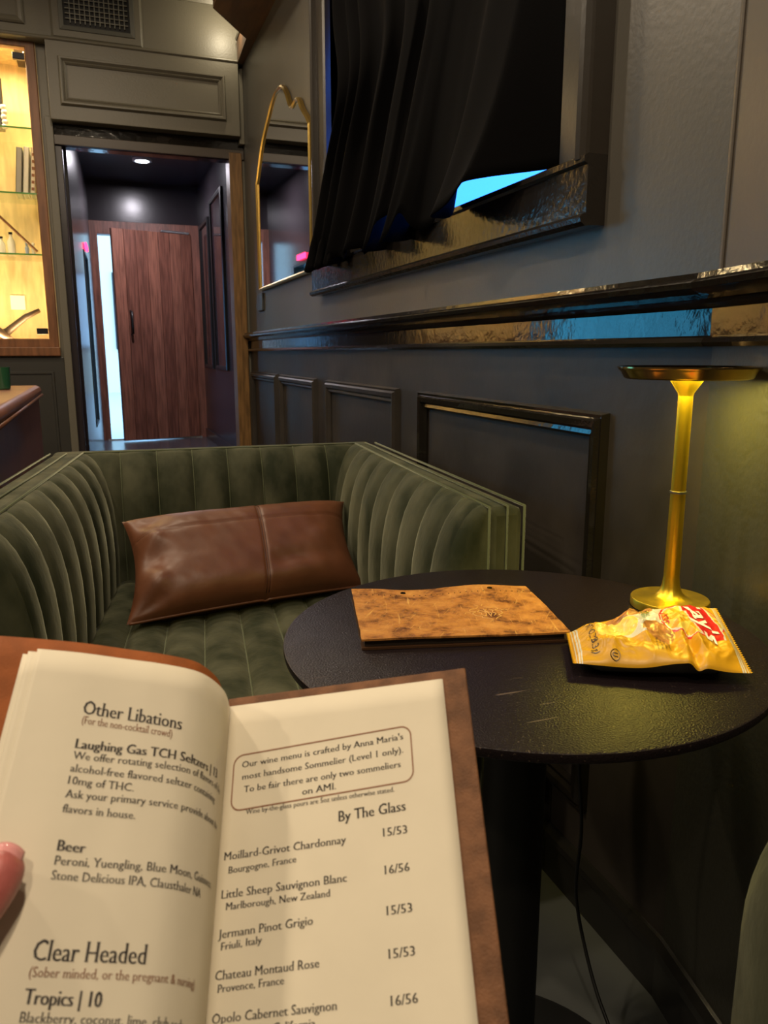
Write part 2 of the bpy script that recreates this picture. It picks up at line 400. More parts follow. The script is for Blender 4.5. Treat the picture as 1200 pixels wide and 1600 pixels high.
# ---- curtained window
win = thing('window_1', (W, 2.13, 1.35), None, None); win['kind'] = 'structure'
TP = [(0,-.12),(0,.020),(.006,.028),(.085,.028),(.087,.046),(.093,.052),(.104,.050),(.108,.040),(.116,.038),(.118,0)]
obj('window_casing', mp(frame_sweep(wy0,wy1,1.462,wz1,TP,True), RW), mat('satin_dark_brown_casing_paint', (.026,.021,.016), .30, bump=.12, bscale=60, bdist=.003), win)
AP = [(1.352,0),(1.350,.040),(1.356,.050),(1.364,.052),(1.370,.046),(1.372,.040),(1.452,.040),(1.456,.048),(1.466,.048),(1.470,.040),(1.470,-.10),(1.44,-.10),(1.44,0)]
obj('window_sill', mp(sweep_rail(wy0-.118,wy1+.165,AP), RW), M['trim'], win)
obj('sash_frame', mp(join(box(wy0,wy0+.05,wz0-.012,wz1,-.12,-.09),box(wy1-.05,wy1,wz0-.012,wz1,-.12,-.09),box(wy0,wy1,wz0-.012,wz0+.02,-.12,-.09),box(wy0,wy1,wz1-.05,wz1,-.12,-.09),box(wy0,wy1,2.05,2.09,-.12,-.09)), RW), M['black'], win)
obj('pane', mp(box(wy0+.04,wy1-.04,wz0,wz1-.04,-.112,-.106), RW), M['bluepane'], win)
# curtain
YR0 = 1.345
def curt(p, q):
    pw = p**(1-.20*q)
    yl = 2.915-.125*math.exp(-((q-.62)/.13)**2)-.05*max(0,(q-.72)/.28)**1.3      # left edge bows away from the casing half way down
    Y = YR0+(yl-YR0)*pw
    wp = p+.018*math.sin(13*p+1)+.010*math.sin(31*p)
    ph = 2*PI*(2.3*wp+4.2*wp*wp)+.5
    edge = min(1, p/.06)
    amp = (.010+.020*q+.038*q**5)*(1-.85*math.exp(-(p/.20)**2)*(1-q**5))
    sn = math.sin(ph+.35*math.sin(q*3+p*8)); f = math.copysign(abs(sn)**.75, sn)*.8+.2*math.sin(ph*1.9+2+q*2)
    X = W+.018-(.012+.092*q**4)*edge-amp*f*(.25+.75*edge)-.050*q**5*math.exp(-((p-.145)/.045)**2)
    zb = 1.430+.050*math.exp(-(p/.095)**4)+.085*math.exp(-((p-.215)/.022)**2)+.060*math.exp(-((p-.315)/.018)**2)+.065*math.exp(-((p-.43)/.020)**2)+.060*math.exp(-((p-.66)/.015)**2)+.018*math.sin(ph+2.6)*min(1,p/.2)
    Y += .030*q**6*math.cos(ph)*edge
    return (X, Y, 2.98+(zb-2.98)*q)
cu = obj('velvet_curtain', grid(260, 60, curt), M['curtain'], smooth=True, solid=.003)
tag(cu, 'black velvet curtain hanging in long slanting folds over the right wall window', 'curtain')
rod = obj('curtain_rod', tube([(W-.055,1.2,2.93),(W-.055,3.1,2.93)], .013, 12), M['black'], smooth=40)
tag(rod, 'black curtain rod along the head of the curtained window', 'curtain rod')

# ---- wall mirror with scalloped arch
def mirror_outline():
    y0,y1 = 3.165,4.265; c = (y0+y1)/2; zb = 1.455; pts = []
    half = [(0,2.300),(.07,2.292),(.13,2.262),(.18,2.222),(.215,2.182),(.245,2.160),(.275,2.156),(.32,2.164),(.355,2.162),(.39,2.143),(.42,2.112),(.46,2.082),(.505,2.052),(.55,2.015)]
    h3 = [(q.x,q.y) for q in catmull([(a,z,0) for a,z in half],4)]
    far = [(0,2.300),(.07,2.293),(.14,2.272),(.21,2.240),(.28,2.208),(.35,2.172),(.42,2.120),(.48,2.060),(.52,2.022),(.55,1.998)]
    h4 = [(q.x,q.y) for q in catmull([(a,z,0) for a,z in far],4)]
    pts = [(c-.55,zb)] + [(c-a,z) for a,z in h3[::-1]] + [(c+a,z) for a,z in h4[1:]] + [(c+.55,zb)]
    return pts
mo = mirror_outline()
def smooth_poly(pts, corner=()):
    return pts
mr_ = thing('wall_mirror', (W,3.735,1.455), 'arched gold-framed wall mirror with scalloped shoulders beside the curtained window', 'mirror')
nM = len(mo)
cM = (3.735, 1.85)
def off(pts, d):
    out = []
    n = len(pts)
    for i in range(n):
        a = Vector(pts[i-1]); b = Vector(pts[i]); c = Vector(pts[(i+1)%n])
        t1 = (b-a).normalized(); t2 = (c-b).normalized()
        n1 = Vector((-t1.y,t1.x)); n2 = Vector((-t2.y,t2.x)); m = (n1+n2).normalized()
        k = d/max(.5, m.dot(n1)); out.append((b.x+m.x*k, b.y+m.y*k))
    return out
inn = off(mo, -.015) 
if abs(inn[0][1]-cM[1]) > abs(mo[0][1]-cM[1]): inn = off(mo, .015)
V = []
for (a,b),(c,d) in zip(mo, inn):
    V += [RW(a,b,.004), RW(a,b,.020), RW((a+c)/2,(b+d)/2,.026), RW(c,d,.020), RW(c,d,.012)]
F = []
for i in range(nM):
    j = (i+1)%nM
    for k in range(4): F.append((i*5+k, i*5+k+1, j*5+k+1, j*5+k))
obj('mirror_frame', (V,F), M['gold'], mr_, smooth=30)
obj('mirror_glass', ([RW(a,b,.016) for a,b in inn], [tuple(range(nM))]), M['mirror'], mr_)
sw = obj('switch_plate', mp(box(4.25,4.38,1.355,1.445,.001,.012), RW), M['switch'], bevel=.003)
tag(sw, 'small slate grey switch plate on the wall under the left end of the mirror', 'switch plate')

# ---- lit display cabinet in the back wall
cb = thing('display_cabinet', ((CX0+CX1)/2, YB, 1.12), 'lit wooden display cabinet with glass front recessed in the wall left of the doorway', 'cabinet')
obj('back_panel', box(CX0,CX1,5.08,5.10,1.12,2.70), M['cab_wood'], cb)
obj('side_panel', box(CX1-.012,CX1,YB-.01,5.08,1.12,2.70), M['cab_wood'], cb)
obj('side_panel', box(CX0,CX0+.012,YB-.01,5.08,1.12,2.70), M['cab_wood'], cb)
obj('top_panel', box(CX0,CX1,YB-.01,5.08,2.688,2.70), M['cab_wood'], cb)
obj('bottom_panel', box(CX0,CX1,YB-.01,5.08,1.12,1.135), M['cab_wood'], cb)
obj('cabinet_frame', mp(frame_sweep(CX0+.048,CX1-.052,1.205,2.655,[(0,-.03),(0,.016),(.004,.020),(.044,.020),(.048,.016),(.048,0)]), BW), M['frame_wood'], cb)
obj('frame_ledge', mp(box(CX0,CX1,1.112,1.160,0,.034), BW), M['frame_wood'], cb, bevel=.004)
gd = obj('glass_door', mp(box(CX0+.056,CX1-.060,1.215,2.645,-.008,-.002), BW), M['clear'], cb)
for z in (1.245, 2.615):
    obj('hinge', mp(box(CX1-.112,CX1-.055,z-.016,z+.016,-.014,.010), BW), M['black'], gd, bevel=.002)
for z in (1.648, 1.960, 2.285):
    s = obj('shelf', box(CX0+.012,CX1-.012,4.76,5.075,z,z+.008), M['shelf_glass'], cb)
    obj('shelf_edge', box(CX0+.012,CX1-.012,4.756,4.76,z,z+.008), M['shelf_edge'], s)
obj('strip_light', box(CX0+.03,CX1-.03,4.735,4.75,2.668,2.680), M['ledstrip'], cb)
obj('strip_light', box(CX0+.03,CX1-.03,4.735,4.75,1.138,1.146), M['ledstrip'], cb)
def cabbook(x, z, w_, h, m, lean, label, pat=False):
    o = thing('book', (x, 4.88, z), label, 'book', None)
    o.rotation_euler = (0, lean, 0)
    bp = o
    a = obj('book_cover', join(box(0,.004,-.09,.09,0,h),box(w_-.004,w_,-.09,.09,0,h),box(0,w_,-.09,-.086,0,h)), m, None, bevel=.001)
    a.parent = o
    b = obj('page_block', box(.004,w_-.004,-.085,.084,.004,h-.005), M['paper'], None); b.parent = o
    if pat:
        for k in range(6):
            c = obj('spine_mark', box(.006,w_-.006,-.0915,-.090,.02+k*.035,.035+k*.035), M['ink_brown'], None); c.parent = o
    return o
cabbook(-.352,1.968,.030,.235,M['book_g'],.10,'grey book leaning right, first of three on the middle glass shelf')
cabbook(-.316,1.968,.028,.240,M['book_w'],.10,'plain white book leaning right between the grey and the patterned book')
cabbook(-.280,1.968,.026,.240,M['book_p'],.10,'cream book with dark patterned spine leaning against the cabinet side', True)
pf = thing('picture_frame', (-.45,4.92,2.293), 'small dark picture frame standing on the top glass shelf', 'picture frame')
obj('frame', mp(frame_sweep(-.50,-.395,2.31,2.55,[(-.01,.0),(-.01,.012),(.008,.014),(.014,0)]), lambda u,v,h:(u,4.91-h,v)), M['black'], pf)
obj('picture', box(-.505,-.39,4.909,4.915,2.30,2.56), M['book_g'], pf)
obj('picture_mount', box(-.49,-.405,4.903,4.909,2.39,2.47), M['card'], pf)
bd = obj('bead_string', join(*[lathe([(0,0),(.012,.004),(.016,.014),(.012,.024),(0,.028)],10,(-.378+.004*(k%2),4.84,2.293+k*.024)) for k in range(5)]), M['bot2'], smooth=True)
tag(bd, 'pale stacked bead ornament beside the picture frame on the top shelf', 'ornament')
st = obj('walking_stick', tube([(-.62,4.80,2.06),(-.45,4.80,1.855),(-.27,4.80,1.672)],.007,8), M['frame_wood'], smooth=True)
tag(st, 'thin wooden stick leaning diagonally on the lowest glass shelf', 'stick')
for x,h,m,lab in ((-.50,.14,'bot1','amber bottle, leftmost on the lowest glass shelf'),(-.455,.10,'bot2','squat white jar on the lowest glass shelf beside the amber bottle'),(-.405,.125,'bot2','tall white bottle in the middle of the lowest glass shelf')):
    o = thing('bottle', (x,4.90,1.656), lab, 'bottle')
    obj('bottle_body', lathe([(0,0),(.02,0),(.021,.01),(.021,h*.6),(.009,h*.78),(.008,h*.92),(0,h*.92)],20,(x,4.90,1.656)), M[m], o, smooth=40)
    obj('stopper', lathe([(0,h*.9),(.010,h*.9),(.010,h),(0,h)],16,(x,4.90,1.656)), M['blackm'], o)
for k,(x,lab) in enumerate(((-.325,'blue and white dice-like figurine near the stick end, the left one'),(-.292,'small white figurine near the stick end on the lowest glass shelf'))):
    o = obj('figurine', lathe([(0,0),(.013,0),(.014,.006),(.008,.018),(.012,.034),(.010,.045),(.004,.052),(.008,.060),(.007,.068),(0,.072)],14,(x,4.86,1.656)), M['blueglass'] if k == 0 else M['bot2'], smooth=True)
    tag(o, lab, 'figurine')
cdn = obj('note_card', box(-.452,-.375,5.071,5.079,1.375,1.455), M['card'], bevel=.001)
tag(cdn, 'small white card fixed to the cabinet back above the bottom', 'card')
sb = obj('leather_strap', tube([(-.70,4.86,1.165),(-.56,4.86,1.20),(-.46,4.84,1.245),(-.36,4.82,1.325),(-.285,4.82,1.362)],[.03,.03,.022,.016,.012],10), M['dleather'], smooth=True)
tag(sb, 'dark leather bundle with a strap rising to the right on the cabinet floor', 'strap')
s2 = obj('rolled_leather', tube([(-.66,4.80,1.335),(-.56,4.80,1.290),(-.46,4.79,1.215),(-.40,4.79,1.160)],[.03,.028,.02,.014],10), M['dleather'], smooth=True)
tag(s2, 'dark rolled leather crossing in front of the strap on the cabinet floor', 'leather roll')

# ---- vent grille over the cabinet header
vt = thing('vent_grille', (.115,YB-.05,2.76), 'square grey eggcrate vent grille high on the back wall above the doorway', 'vent')
obj('surround', mp(frame_sweep(-.048,.283,2.762,3.00,[(0,-.02),(0,.012),(.006,.016),(.048,.016),(.053,.012),(.060,.004),(.060,.0)]), UW), M['head'], vt)
obj('inner_frame', mp(frame_sweep(-.045,.280,2.765,3.00,[(0,0),(0,.020),(.020,.022),(.024,.012),(.026,0)]), UW), mat('grey_vent_metal',(.10,.10,.085),.4), vt)
obj('dark_backing', mp(box(-.045,.280,2.765,3.00,.001,.002), UW), M['blackm'], vt)
vm = mat('dull_vent_slat_metal',(.16,.155,.13),.35,.3)
for k in range(12):
    x = -.012+k*.0240; obj('slat', mp(box(x-.0022,x+.0022,2.78,3.00,.002,.018), UW), vm, vt)
for k in range(9):
    z = 2.800+k*.0235; obj('slat', mp(box(-.035,.270,z-.0022,z+.0022,.004,.016), UW), vm, vt)

# ---- hall beyond the doorway
HF = .29
struct('floor_hall', box(-.3,1.2,4.80,8.02,HF-.05,HF), mat('dark_hall_floor',(.06,.055,.06),.25,bump=.1,bscale=30,bdist=.003))
struct('trim_9', box(DX0,DX1,4.74,4.80,0,HF), M['dark_paint'])
struct('ceiling_hall', box(-.3,1.2,4.82,8.1,2.68,2.73), M['hall'])
# left hall wall runs slightly inwards and has a glazed side opening
def LH(u,v,h):
    a = math.atan2(.118, 3.2); return (-.108+u*math.sin(a)+h*math.cos(a), 4.82+u*math.cos(a)-h*math.sin(a), v)
lh = [(0,1.70,HF,2.68),(2.27,3.25,HF,2.68),(1.70,2.27,1.90,2.68),(1.70,2.27,HF,.55)]
hl = struct('wall_hall_left', join(*[mp(box(a,b,c,d,-.10,0), LH) for a,b,c,d in lh]), M['hall'])
obj('door_stop', mp(box(.10,.15,HF,2.6,0,.02), LH), M['hall'], hl, bevel=.004)
w3 = thing('window_3', LH(1.98,.55,0), None, None); w3['kind'] = 'structure'
obj('window_frame', mp(frame_sweep(1.72,2.25,.57,1.88,[(0,-.10),(0,.006),(.02,.006),(.02,0)]), LH), M['black'], w3)
obj('pane', mp(box(1.72,2.25,.57,1.88,-.06,-.055), LH), M['palepane'], w3)
rs = obj('lit_sign', mp(box(1.86,2.10,1.925,1.97,.004,.02), LH), M['red_led'], bevel=.004)
tag(rs, 'small glowing red sign on the left hall wall above the side window', 'sign')
struct('wall_hall_right', box(1.0,1.1,4.82,8.1,HF-.3,2.68), M['hall'])
struct('baseboard_hall_right', box(.985,1.0,4.83,7.98,HF,HF+.09), M['hall'], bevel=.003)
for (y0,y1,z0,z1,lab) in ((6.42,6.98,1.02,2.36,'tall dark glazed picture on the right hall wall nearer the doorway post'),(7.22,7.74,1.02,2.26,'dark glazed picture on the right hall wall next to the plank door')):
    p = thing('hall_picture', (.99,(y0+y1)/2,z0), lab, 'picture')
    f = lambda u,v,h: (1.0-h,u,v)
    obj('picture_frame', mp(frame_sweep(y0,y1,z0,z1,[(0,.006),(0,.022),(.02,.026),(.035,.02),(.035,0)]), f), M['black'], p)
    obj('picture_glass', mp(box(y0,y1,z0,z1,.004,.009), f), mat('dark_picture_glass',(.03,.018,.02),.06), p)
# end wall with opening for the door
ox0,ox1,oz1 = .045,.945,2.27
struct('wall_hall_end', join(box(-.2,ox0-.02,8.0,8.1,HF,2.68),box(ox1+.02,1.1,8.0,8.1,HF,2.68),box(ox0-.02,ox1+.02,8.0,8.1,oz1+.0,2.68)), M['hall'])
dr = thing('door_1', (.92,8.0,HF), None, None); dr['kind'] = 'structure'
EW = lambda u,v,h: (u, 8.0-h, v)
obj('door_casing', mp(frame_sweep(ox0+.03,ox1-.045,HF,oz1-.055,[(0,-.10),(0,.018),(.004,.022),(.115,.022),(.12,0)],True), EW), M['door'], dr)
obj('threshold', box(ox0,ox1,7.96,8.08,HF,HF+.012), M['steel'], dr)
# leaf, hinged right, swung towards us; seven planks, some of them lighter
ang = math.radians(17); hx,hy = .925,7.97; lw = .765
DL = lambda u,v,h: (hx-u*math.cos(ang)+h*math.sin(ang), hy-u*math.sin(ang)-h*math.cos(ang), v)
lf = obj('door_leaf', mp(box(0,lw,HF+.012,2.240,-.036,-.006), DL), M['door'], dr)
pw = lw/7
for k in range(7):
    obj('plank', mp(box(k*pw+.002,(k+1)*pw-.002,HF+.012,2.240,-.008,.006), DL), M['door2'] if k in (1,3,6) else M['door'], lf, bevel=.003)
obj('door_handle', mp(tube([(lw-.13,1.30,.006),(lw-.13,1.31,.045),(lw-.125,1.40,.055),(lw-.13,1.50,.045),(lw-.13,1.51,.006)],.011,8), DL), M['black'], lf, smooth=True)
obj('door_closer', mp(box(.02,.30,2.242,2.262,-.02,.012), DL), M['steel'], lf, bevel=.003)
# recessed hall downlight
hlm = thing('hall_downlight', (.453,7.0,2.66), 'small round white recessed downlight lit in the hall ceiling', 'ceiling light')
obj('trim_ring', lathe([(.052,0),(.075,0),(.078,.008),(.078,.019),(.052,.019)],32,(.453,7.0,2.661)), M['bot2'], hlm, smooth=40)
obj('diffuser', lathe([(0,0),(.054,0),(.054,.004),(0,.004)],32,(.453,7.0,2.6605)), M['bulb_c'], hlm)
# outside
struct('ground_outside', box(-6,8,8.1,26,HF-.12,HF-.02), M['concrete'])
bl = thing('building', (-2,18,HF), 'pale building across the street seen through the gap of the plank door', 'building')
obj('wall', box(-9,7,18,22,HF-.02,6.5), M['facade'], bl)
for ix in range(7):
    for iz in range(2):
        x = -7.6+ix*2.0; z = 1.2+iz*2.7
        wn_ = obj('window', box(x,x+1.1,17.95,18.0,z,z+1.6), M['black'], bl)
        obj('pane', box(x+.06,x+1.04,17.94,17.95,z+.06,z+1.54), M['mirror'], wn_)

# ---- teal window in the back wall beyond the cabinet (outside the frame, mirrored in the gloss rail)
w2 = thing('window_2', (-1.95,YB,1.0), None, None); w2['kind'] = 'structure'
obj('window_casing', mp(frame_sweep(-2.62,-1.28,1.0,1.92,[(0,-.12),(0,.02),(.09,.025),(.09,0)]), BW), M['trim'], w2)
for k in range(3):
    x0 = -2.62+k*.4467
    obj('pane', mp(box(x0+.02,x0+.4267,1.02,1.90,-.10,-.095), BW), M['tealpane'], w2)
    if k: obj('mullion', mp(box(x0-.02,x0+.02,1.0,1.92,-.11,-.06), BW), M['black'], w2)

# ---- unseen ceiling downlights, added to light the room
for i,(x,y,p) in enumerate(DOWN):
    o = thing('added_downlight', (x,y,CZ), 'unseen warm downlight, added to light the room, ' + ['above the near armchair','above the left of the room near the bench','above the velvet sofa','near the teal window','in the far left corner behind the viewer','behind the armchair back'][i], 'ceiling light', 'added room downlights')
    obj('light_ring', lathe([(.065,-.012),(.085,-.012),(.088,0),(.065,0)],28,(x,y,CZ)), M['blackm'], o)
    obj('light_diffuser', lathe([(0,-.004),(.065,-.004),(.065,-.001),(0,-.001)],28,(x,y,CZ)), M['bulb'], o)

# ================================================================== GREEN VELVET SOFA
def norm2(p): 
    l = math.hypot(*p); return (p[0]/l,p[1]/l)
def pad_strip(name, A, D, N, length, n, prof, parent, m, groove=.014, capstart=False, capend=False, mat_cap=None, cols=8):
    """A start (x,y); D unit direction along; N unit inward direction; prof [(d,z)] from piping down"""
    pn_ = []
    for i in range(len(prof)):
        a = prof[max(0,i-1)]; b = prof[min(len(prof)-1,i+1)]
        t = norm2((b[0]-a[0], b[1]-a[1])); pn_.append((-t[1], t[0]))      # outward normal (inward to seat / up)
    cw = length/n
    for k in range(n):
        V, F = [], []
        for c in range(cols+1):
            f = c/cols; s = (k+f)*cw
            if capend and k == n-1: s = k*cw+f*(cw-.034)
            g = -groove*abs(2*f-1)**3.5
            for (d,z),(nd,nz) in zip(prof, pn_):
                fade = min(1, d/.03)
                dd = d+nd*g*fade; zz = z+nz*g*fade
                V.append((A[0]+D[0]*s+N[0]*dd, A[1]+D[1]*s+N[1]*dd, zz))
        P = len(prof)
        for c in range(cols):
            for i in range(P-1): F.append((c*P+i, c*P+i+1, (c+1)*P+i+1, (c+1)*P+i))
        if k == n-1 and capend:
            # rounded front edge, then a closing face towards the viewer
            e = []
            for r_ in range(1,7):
                g2 = r_/6*PI/2; ins = .034*(1-math.cos(g2)); adv = .034*math.sin(g2)
                base_ = len(V)
                for i,((d,z),(nd,nz)) in enumerate(zip(prof,pn_)):
                    d2 = max(0, d-ins*min(1,d/.05)); z2 = z-ins*.35*max(0,1-d/.09)
                    s = length-.034+adv
                    V.append((A[0]+D[0]*s+N[0]*d2, A[1]+D[1]*s+N[1]*d2, z2))
                pb = cols*P if r_ == 1 else base_-P
                for i in range(P-1): F.append((pb+i, pb+i+1, base_+i+1, base_+i))
                e = base_
            V.append((A[0]+D[0]*length, A[1]+D[1]*length, prof[-1][1]))
            F.append(tuple(e+i for i in range(P))+(len(V)-1,))
        obj(name, (V,F), m, parent, smooth=50)
        if k:
            pts = [(A[0]+D[0]*k*cw+N[0]*(d+nd*(-groove+.002)*min(1,d/.03)), A[1]+D[1]*k*cw+N[1]*(d+nd*(-groove+.002)*min(1,d/.03)), z+nz*(-groove+.002)*min(1,d/.03)) for (d,z),(nd,nz) in zip(prof,pn_)]
            obj('seam', tube(pts,.0013,5), M['piping'], parent, smooth=True)

PROF = [(0,.838),(.010,.840),(.024,.834),(.040,.818),(.054,.796),(.067,.766),(.078,.728),(.086,.684),(.091,.63),(.093,.56),(.090,.48),(.086,.40)]
def shell(pts, z0, z1): return prism(pts, z0, z1)
A = Vector((-.060,2.420)); Bk = Vector((.769,2.377))
Lf = Vector((-.222,1.330)); Rf = Vector((.684,1.283))
Ro_b = Vector((.836,2.372)); Ro_f = Vector((.757,1.277))
Lo_b = Vector((-.150,2.424)); Lo_f = Vector((-.305,1.335))
sofa = thing('velvet_sofa', (.28,1.85,0), 'olive green velvet channel-tufted sofa with high straight arms facing the camera', 'sofa')
back_o = .10
bkd = (Bk-A).normalized(); bn = Vector((bkd.y,-bkd.x))
bs = obj('back_shell', shell([tuple(A),tuple(Bk),tuple(Ro_b+Vector((0,0))),tuple(Ro_b-bn*back_o),tuple(Lo_b-bn*back_o),tuple(Lo_b)],.06,.835), M['velvet'], sofa, bevel=.012, smooth=40)
ra = obj('armrest', shell([tuple(Rf),tuple(Ro_f),tuple(Ro_b),tuple(Bk)],.06,.838), M['velvet'], sofa, bevel=.016, smooth=40)
la = obj('armrest', shell([tuple(Lo_f),tuple(Lf),tuple(A),tuple(Lo_b)],.06,.838), M['velvet'], sofa, bevel=.016, smooth=40)
# channels
bl_ = (Bk-A).length
pad_strip('channel', (A.x,A.y), (bkd.x,bkd.y), (bn.x,bn.y), bl_, 8, PROF, bs, M['velvet'], cols=8)
rd = (Rf-Bk).normalized(); rn = Vector((-rd.y, rd.x)); rn = rn if rn.x < 0 else -rn
pad_strip('channel', (Bk.x,Bk.y), (rd.x,rd.y), (rn.x,rn.y), (Rf-Bk).length, 9, PROF, ra, M['velvet'], capend=True, cols=8)
ld = (Lf-A).normalized(); ln = Vector((-ld.y, ld.x)); ln = ln if ln.x > 0 else -ln
pad_strip('channel', (A.x,A.y), (ld.x,ld.y), (ln.x,ln.y), (Lf-A).length, 9, PROF, la, M['velvet'], capend=True, cols=8)
# piping along the edges of the shells
def P3(v, z): return (v.x, v.y, z)
pr = .0030
obj('piping', tube([P3(Bk,.840),P3(Rf,.840),P3(Rf,.10)],pr,6), M['piping'], ra, smooth=True)
obj('piping', tube([P3(Ro_b,.840),P3(Ro_f,.840),P3(Ro_f,.10)],pr,6), M['piping'], ra, smooth=True)
mB = (Bk+Ro_b)/2; mF = (Rf+Ro_f)/2+(mB-(Rf+Ro_f)/2).normalized()*-.002
obj('piping', tube([P3(mB,.842),P3(mF,.842),P3(mF,.10)],pr*.8,6), M['piping'], ra, smooth=True)
obj('piping', tube([P3(A,.840),P3(Lf,.840),P3(Lf,.10)],pr,6), M['piping'], la, smooth=True)
obj('piping', tube([P3(Lo_b,.840),P3(Lo_f,.840),P3(Lo_f,.10)],pr,6), M['piping'], la, smooth=True)
mB = (A+Lo_b)/2; mF = (Lf+Lo_f)/2
obj('piping', tube([P3(mB,.840),P3(mF,.840)],pr*.8,6), M['piping'], la, smooth=True)
obj('piping', tube([P3(A,.840),P3(Bk,.840)],pr*.8,6), M['piping'], bs, smooth=True)
# seat cushion with channels front to back
seatb = [tuple(A+bn*.05+bkd*.03), tuple(Bk+bn*.05-bkd*.03), tuple(Rf+rn*.05), tuple(Lf+ln*.05)]
st_ = obj('seat_base', shell(seatb[::-1], .08, .40), M['velvet'], sofa, bevel=.02, smooth=40)
ns = 8
for k in range(ns):
    def sf(f, q, k=k):
        t = (k+f)/ns
        a = A+bn*.03+(Bk-A)*t; b = (Lf+ln*.075)*(1-t)+(Rf+rn*.075)*t
        a2 = (A+ln*.07+bn*.05)*(1-t)+(Bk+rn*.07+bn*.05)*t
        qq = min(1, q/.86); p = a2+(b-a2)*qq
        z = .462+.012*math.sin(PI*min(1,qq))-.016*abs(2*f-1)**3
        if q > .86:
            g = (q-.86)/.14*PI/2; dv = (b-a2).normalized()
            p = p+dv*(.03*math.sin(g)); z -= .08*(1-math.cos(g))
        return (p.x, p.y, z)
    obj('seat_channel', grid(8, 30, sf), M['velvet'], st_, smooth=True)
    if k: obj('seam', tube([Vector(sf(0,j/24))+Vector((0,0,.0015)) for j in range(25)],.0016,5), M['piping'], st_, smooth=True)
for p in (Lo_f+Vector((.06,.06)), Ro_f+Vector((-.06,.06)), Lo_b+Vector((.06,-.02)), Ro_b+Vector((-.06,-.02))):
    obj('leg', lathe([(.014,0),(.022,.06)],16,(p.x,p.y,0)), M['black'], sofa)

# ---- leather lumbar pillow
pl = thing('lumbar_pillow', (.35,1.95,.48), 'rectangular cognac brown leather lumbar pillow propped in the corner of the green sofa', 'pillow')
cBL = Vector((.020,1.850,.492)); cBR = Vector((.655,1.955,.492)); cTL = Vector((.030,2.10,.692)); cTR = Vector((.668,2.180,.690))
nrm = ((cBR-cBL).cross(cTL-cBL)).normalized()
if nrm.y > 0: nrm = -nrm
def pillow(side):
    def f(u,v):
        a = 2*u-1; b = 2*v-1
        # pinched sides
        pin = 1-.085*(1-b*b)*abs(a)**3
        pinv = 1-.045*(1-a*a)*abs(b)**3
        aa = a*pin; bb = b*pinv
        base = (cBL*(1-(aa+1)/2)+cBR*((aa+1)/2))*(1-(bb+1)/2)+(cTL*(1-(aa+1)/2)+cTR*((aa+1)/2))*((bb+1)/2)
        th = .078*(max(0,(1-a**4))*max(0,(1-b**4)))**.55
        e = min(1, 3*min(1-abs(a),1-abs(b)))
        wr = .0032*(noise.noise(Vector((u*6,v*4,3.1)))+.6*noise.noise(Vector((u*18+v*6,v*9,1))))*e
        # radial creases near the left end and low right
        wr += -.020*math.exp(-((a+.86)/.14)**2)*math.sin(v*15+1)*min(1,e*1.5)
        wr += -.012*math.exp(-(((a-.35)/.28)**2+((b+.45)/.16)**2))
        wr += .008*math.exp(-(((a-.62)/.14)**2+((b+.05)/.2)**2))
        # stitched seams
        wr += -.006*math.exp(-((a-.10)/.012)**2)-.004*math.exp(-((b-.42)/.02)**2)
        return base+nrm*side*(th+wr*(1 if side > 0 else 0))
    return f
g = grid(100, 56, pillow(1)); g2 = grid(40, 24, pillow(-1)); g2 = (g2[0], [q[::-1] for q in g2[1]])
obj('pillow_front', g, M['pillow'], pl, smooth=True)
obj('pillow_back', g2, M['pillow'], pl, smooth=True)
fn = pillow(1)
for u in (.545,.556):
    obj('seam', tube([fn(u,.02+.96*k/40)+nrm*.0006 for k in range(41)],.0011,5), M['stitch'], pl, smooth=True)
obj('seam', tube([fn(.02+.96*k/60,.71)+nrm*.0006 for k in range(61)],.0011,5), M['stitch'], pl, smooth=True)
obj('piping', tube([fn(.01+.98*k/60,0.0) for k in range(61)],.004,6), M['pillow'], pl, smooth=True)

# ================================================================== near armchair (its right arm shows at the lower right)
ac = thing('velvet_armchair', (.12,.1,0), 'olive green velvet armchair arm cropped at the lower right of the photo', 'armchair')
def arm2(x0,x1,y0,y1,zt,r=.07):
    # rounded-top arm, rounded front
    prof = []
    for k in range(9):
        a = PI/2*k/8; prof.append((x0+r-r*math.cos(a)*1.0, zt-r*1.6+r*1.6*math.sin(a)))
    for k in range(9):
        a = PI/2*k/8; prof.append((x1-r*.6+r*.6*math.sin(a), zt-r*.6*(1-math.cos(a))))
    pts = [(x0,.06)]+prof+[(x1,.06)]
    V, F = [], []; N = len(pts); ys = [y0,y0+.02,y0+.3,y1-.05,y1-.02,y1]; ins = [0,0,0,0,.006,.02]
    cx = (x0+x1)/2
    for y,i_ in zip(ys,ins):
        for x,z in pts: V.append((x+(cx-x)*i_*6, y, z-(i_ if z > .1 else 0)))
    for j in range(len(ys)-1):
        for i in range(N): F.append((j*N+i,j*N+(i+1)%N,(j+1)*N+(i+1)%N,(j+1)*N+i))
    F += [tuple(range(N)), tuple((len(ys)-1)*N+i for i in range(N))[::-1]]
    return V, F
def AR(x,y,z):
    a = -AN; dx, dy = x-.455, y-.42
    return (.455+dx*math.cos(a)-dy*math.sin(a), .42+dx*math.sin(a)+dy*math.cos(a), z)
obj('armrest', mp(arm2(.455,.665,-.42,.42,.80), AR), M['velvet'], ac, smooth=45)
obj('armrest', mp(arm2(-.62,-.44,-.42,.30,.76), AR), M['velvet'], ac, smooth=45)
obj('seat', mp(box(-.44,.455,-.38,.20,.10,.44), AR), M['velvet'], ac, bevel=.04, smooth=40)
obj('backrest', mp(box(-.62,.64,-.56,-.42,.06,.78), AR), M['velvet'], ac, bevel=.04, smooth=40)
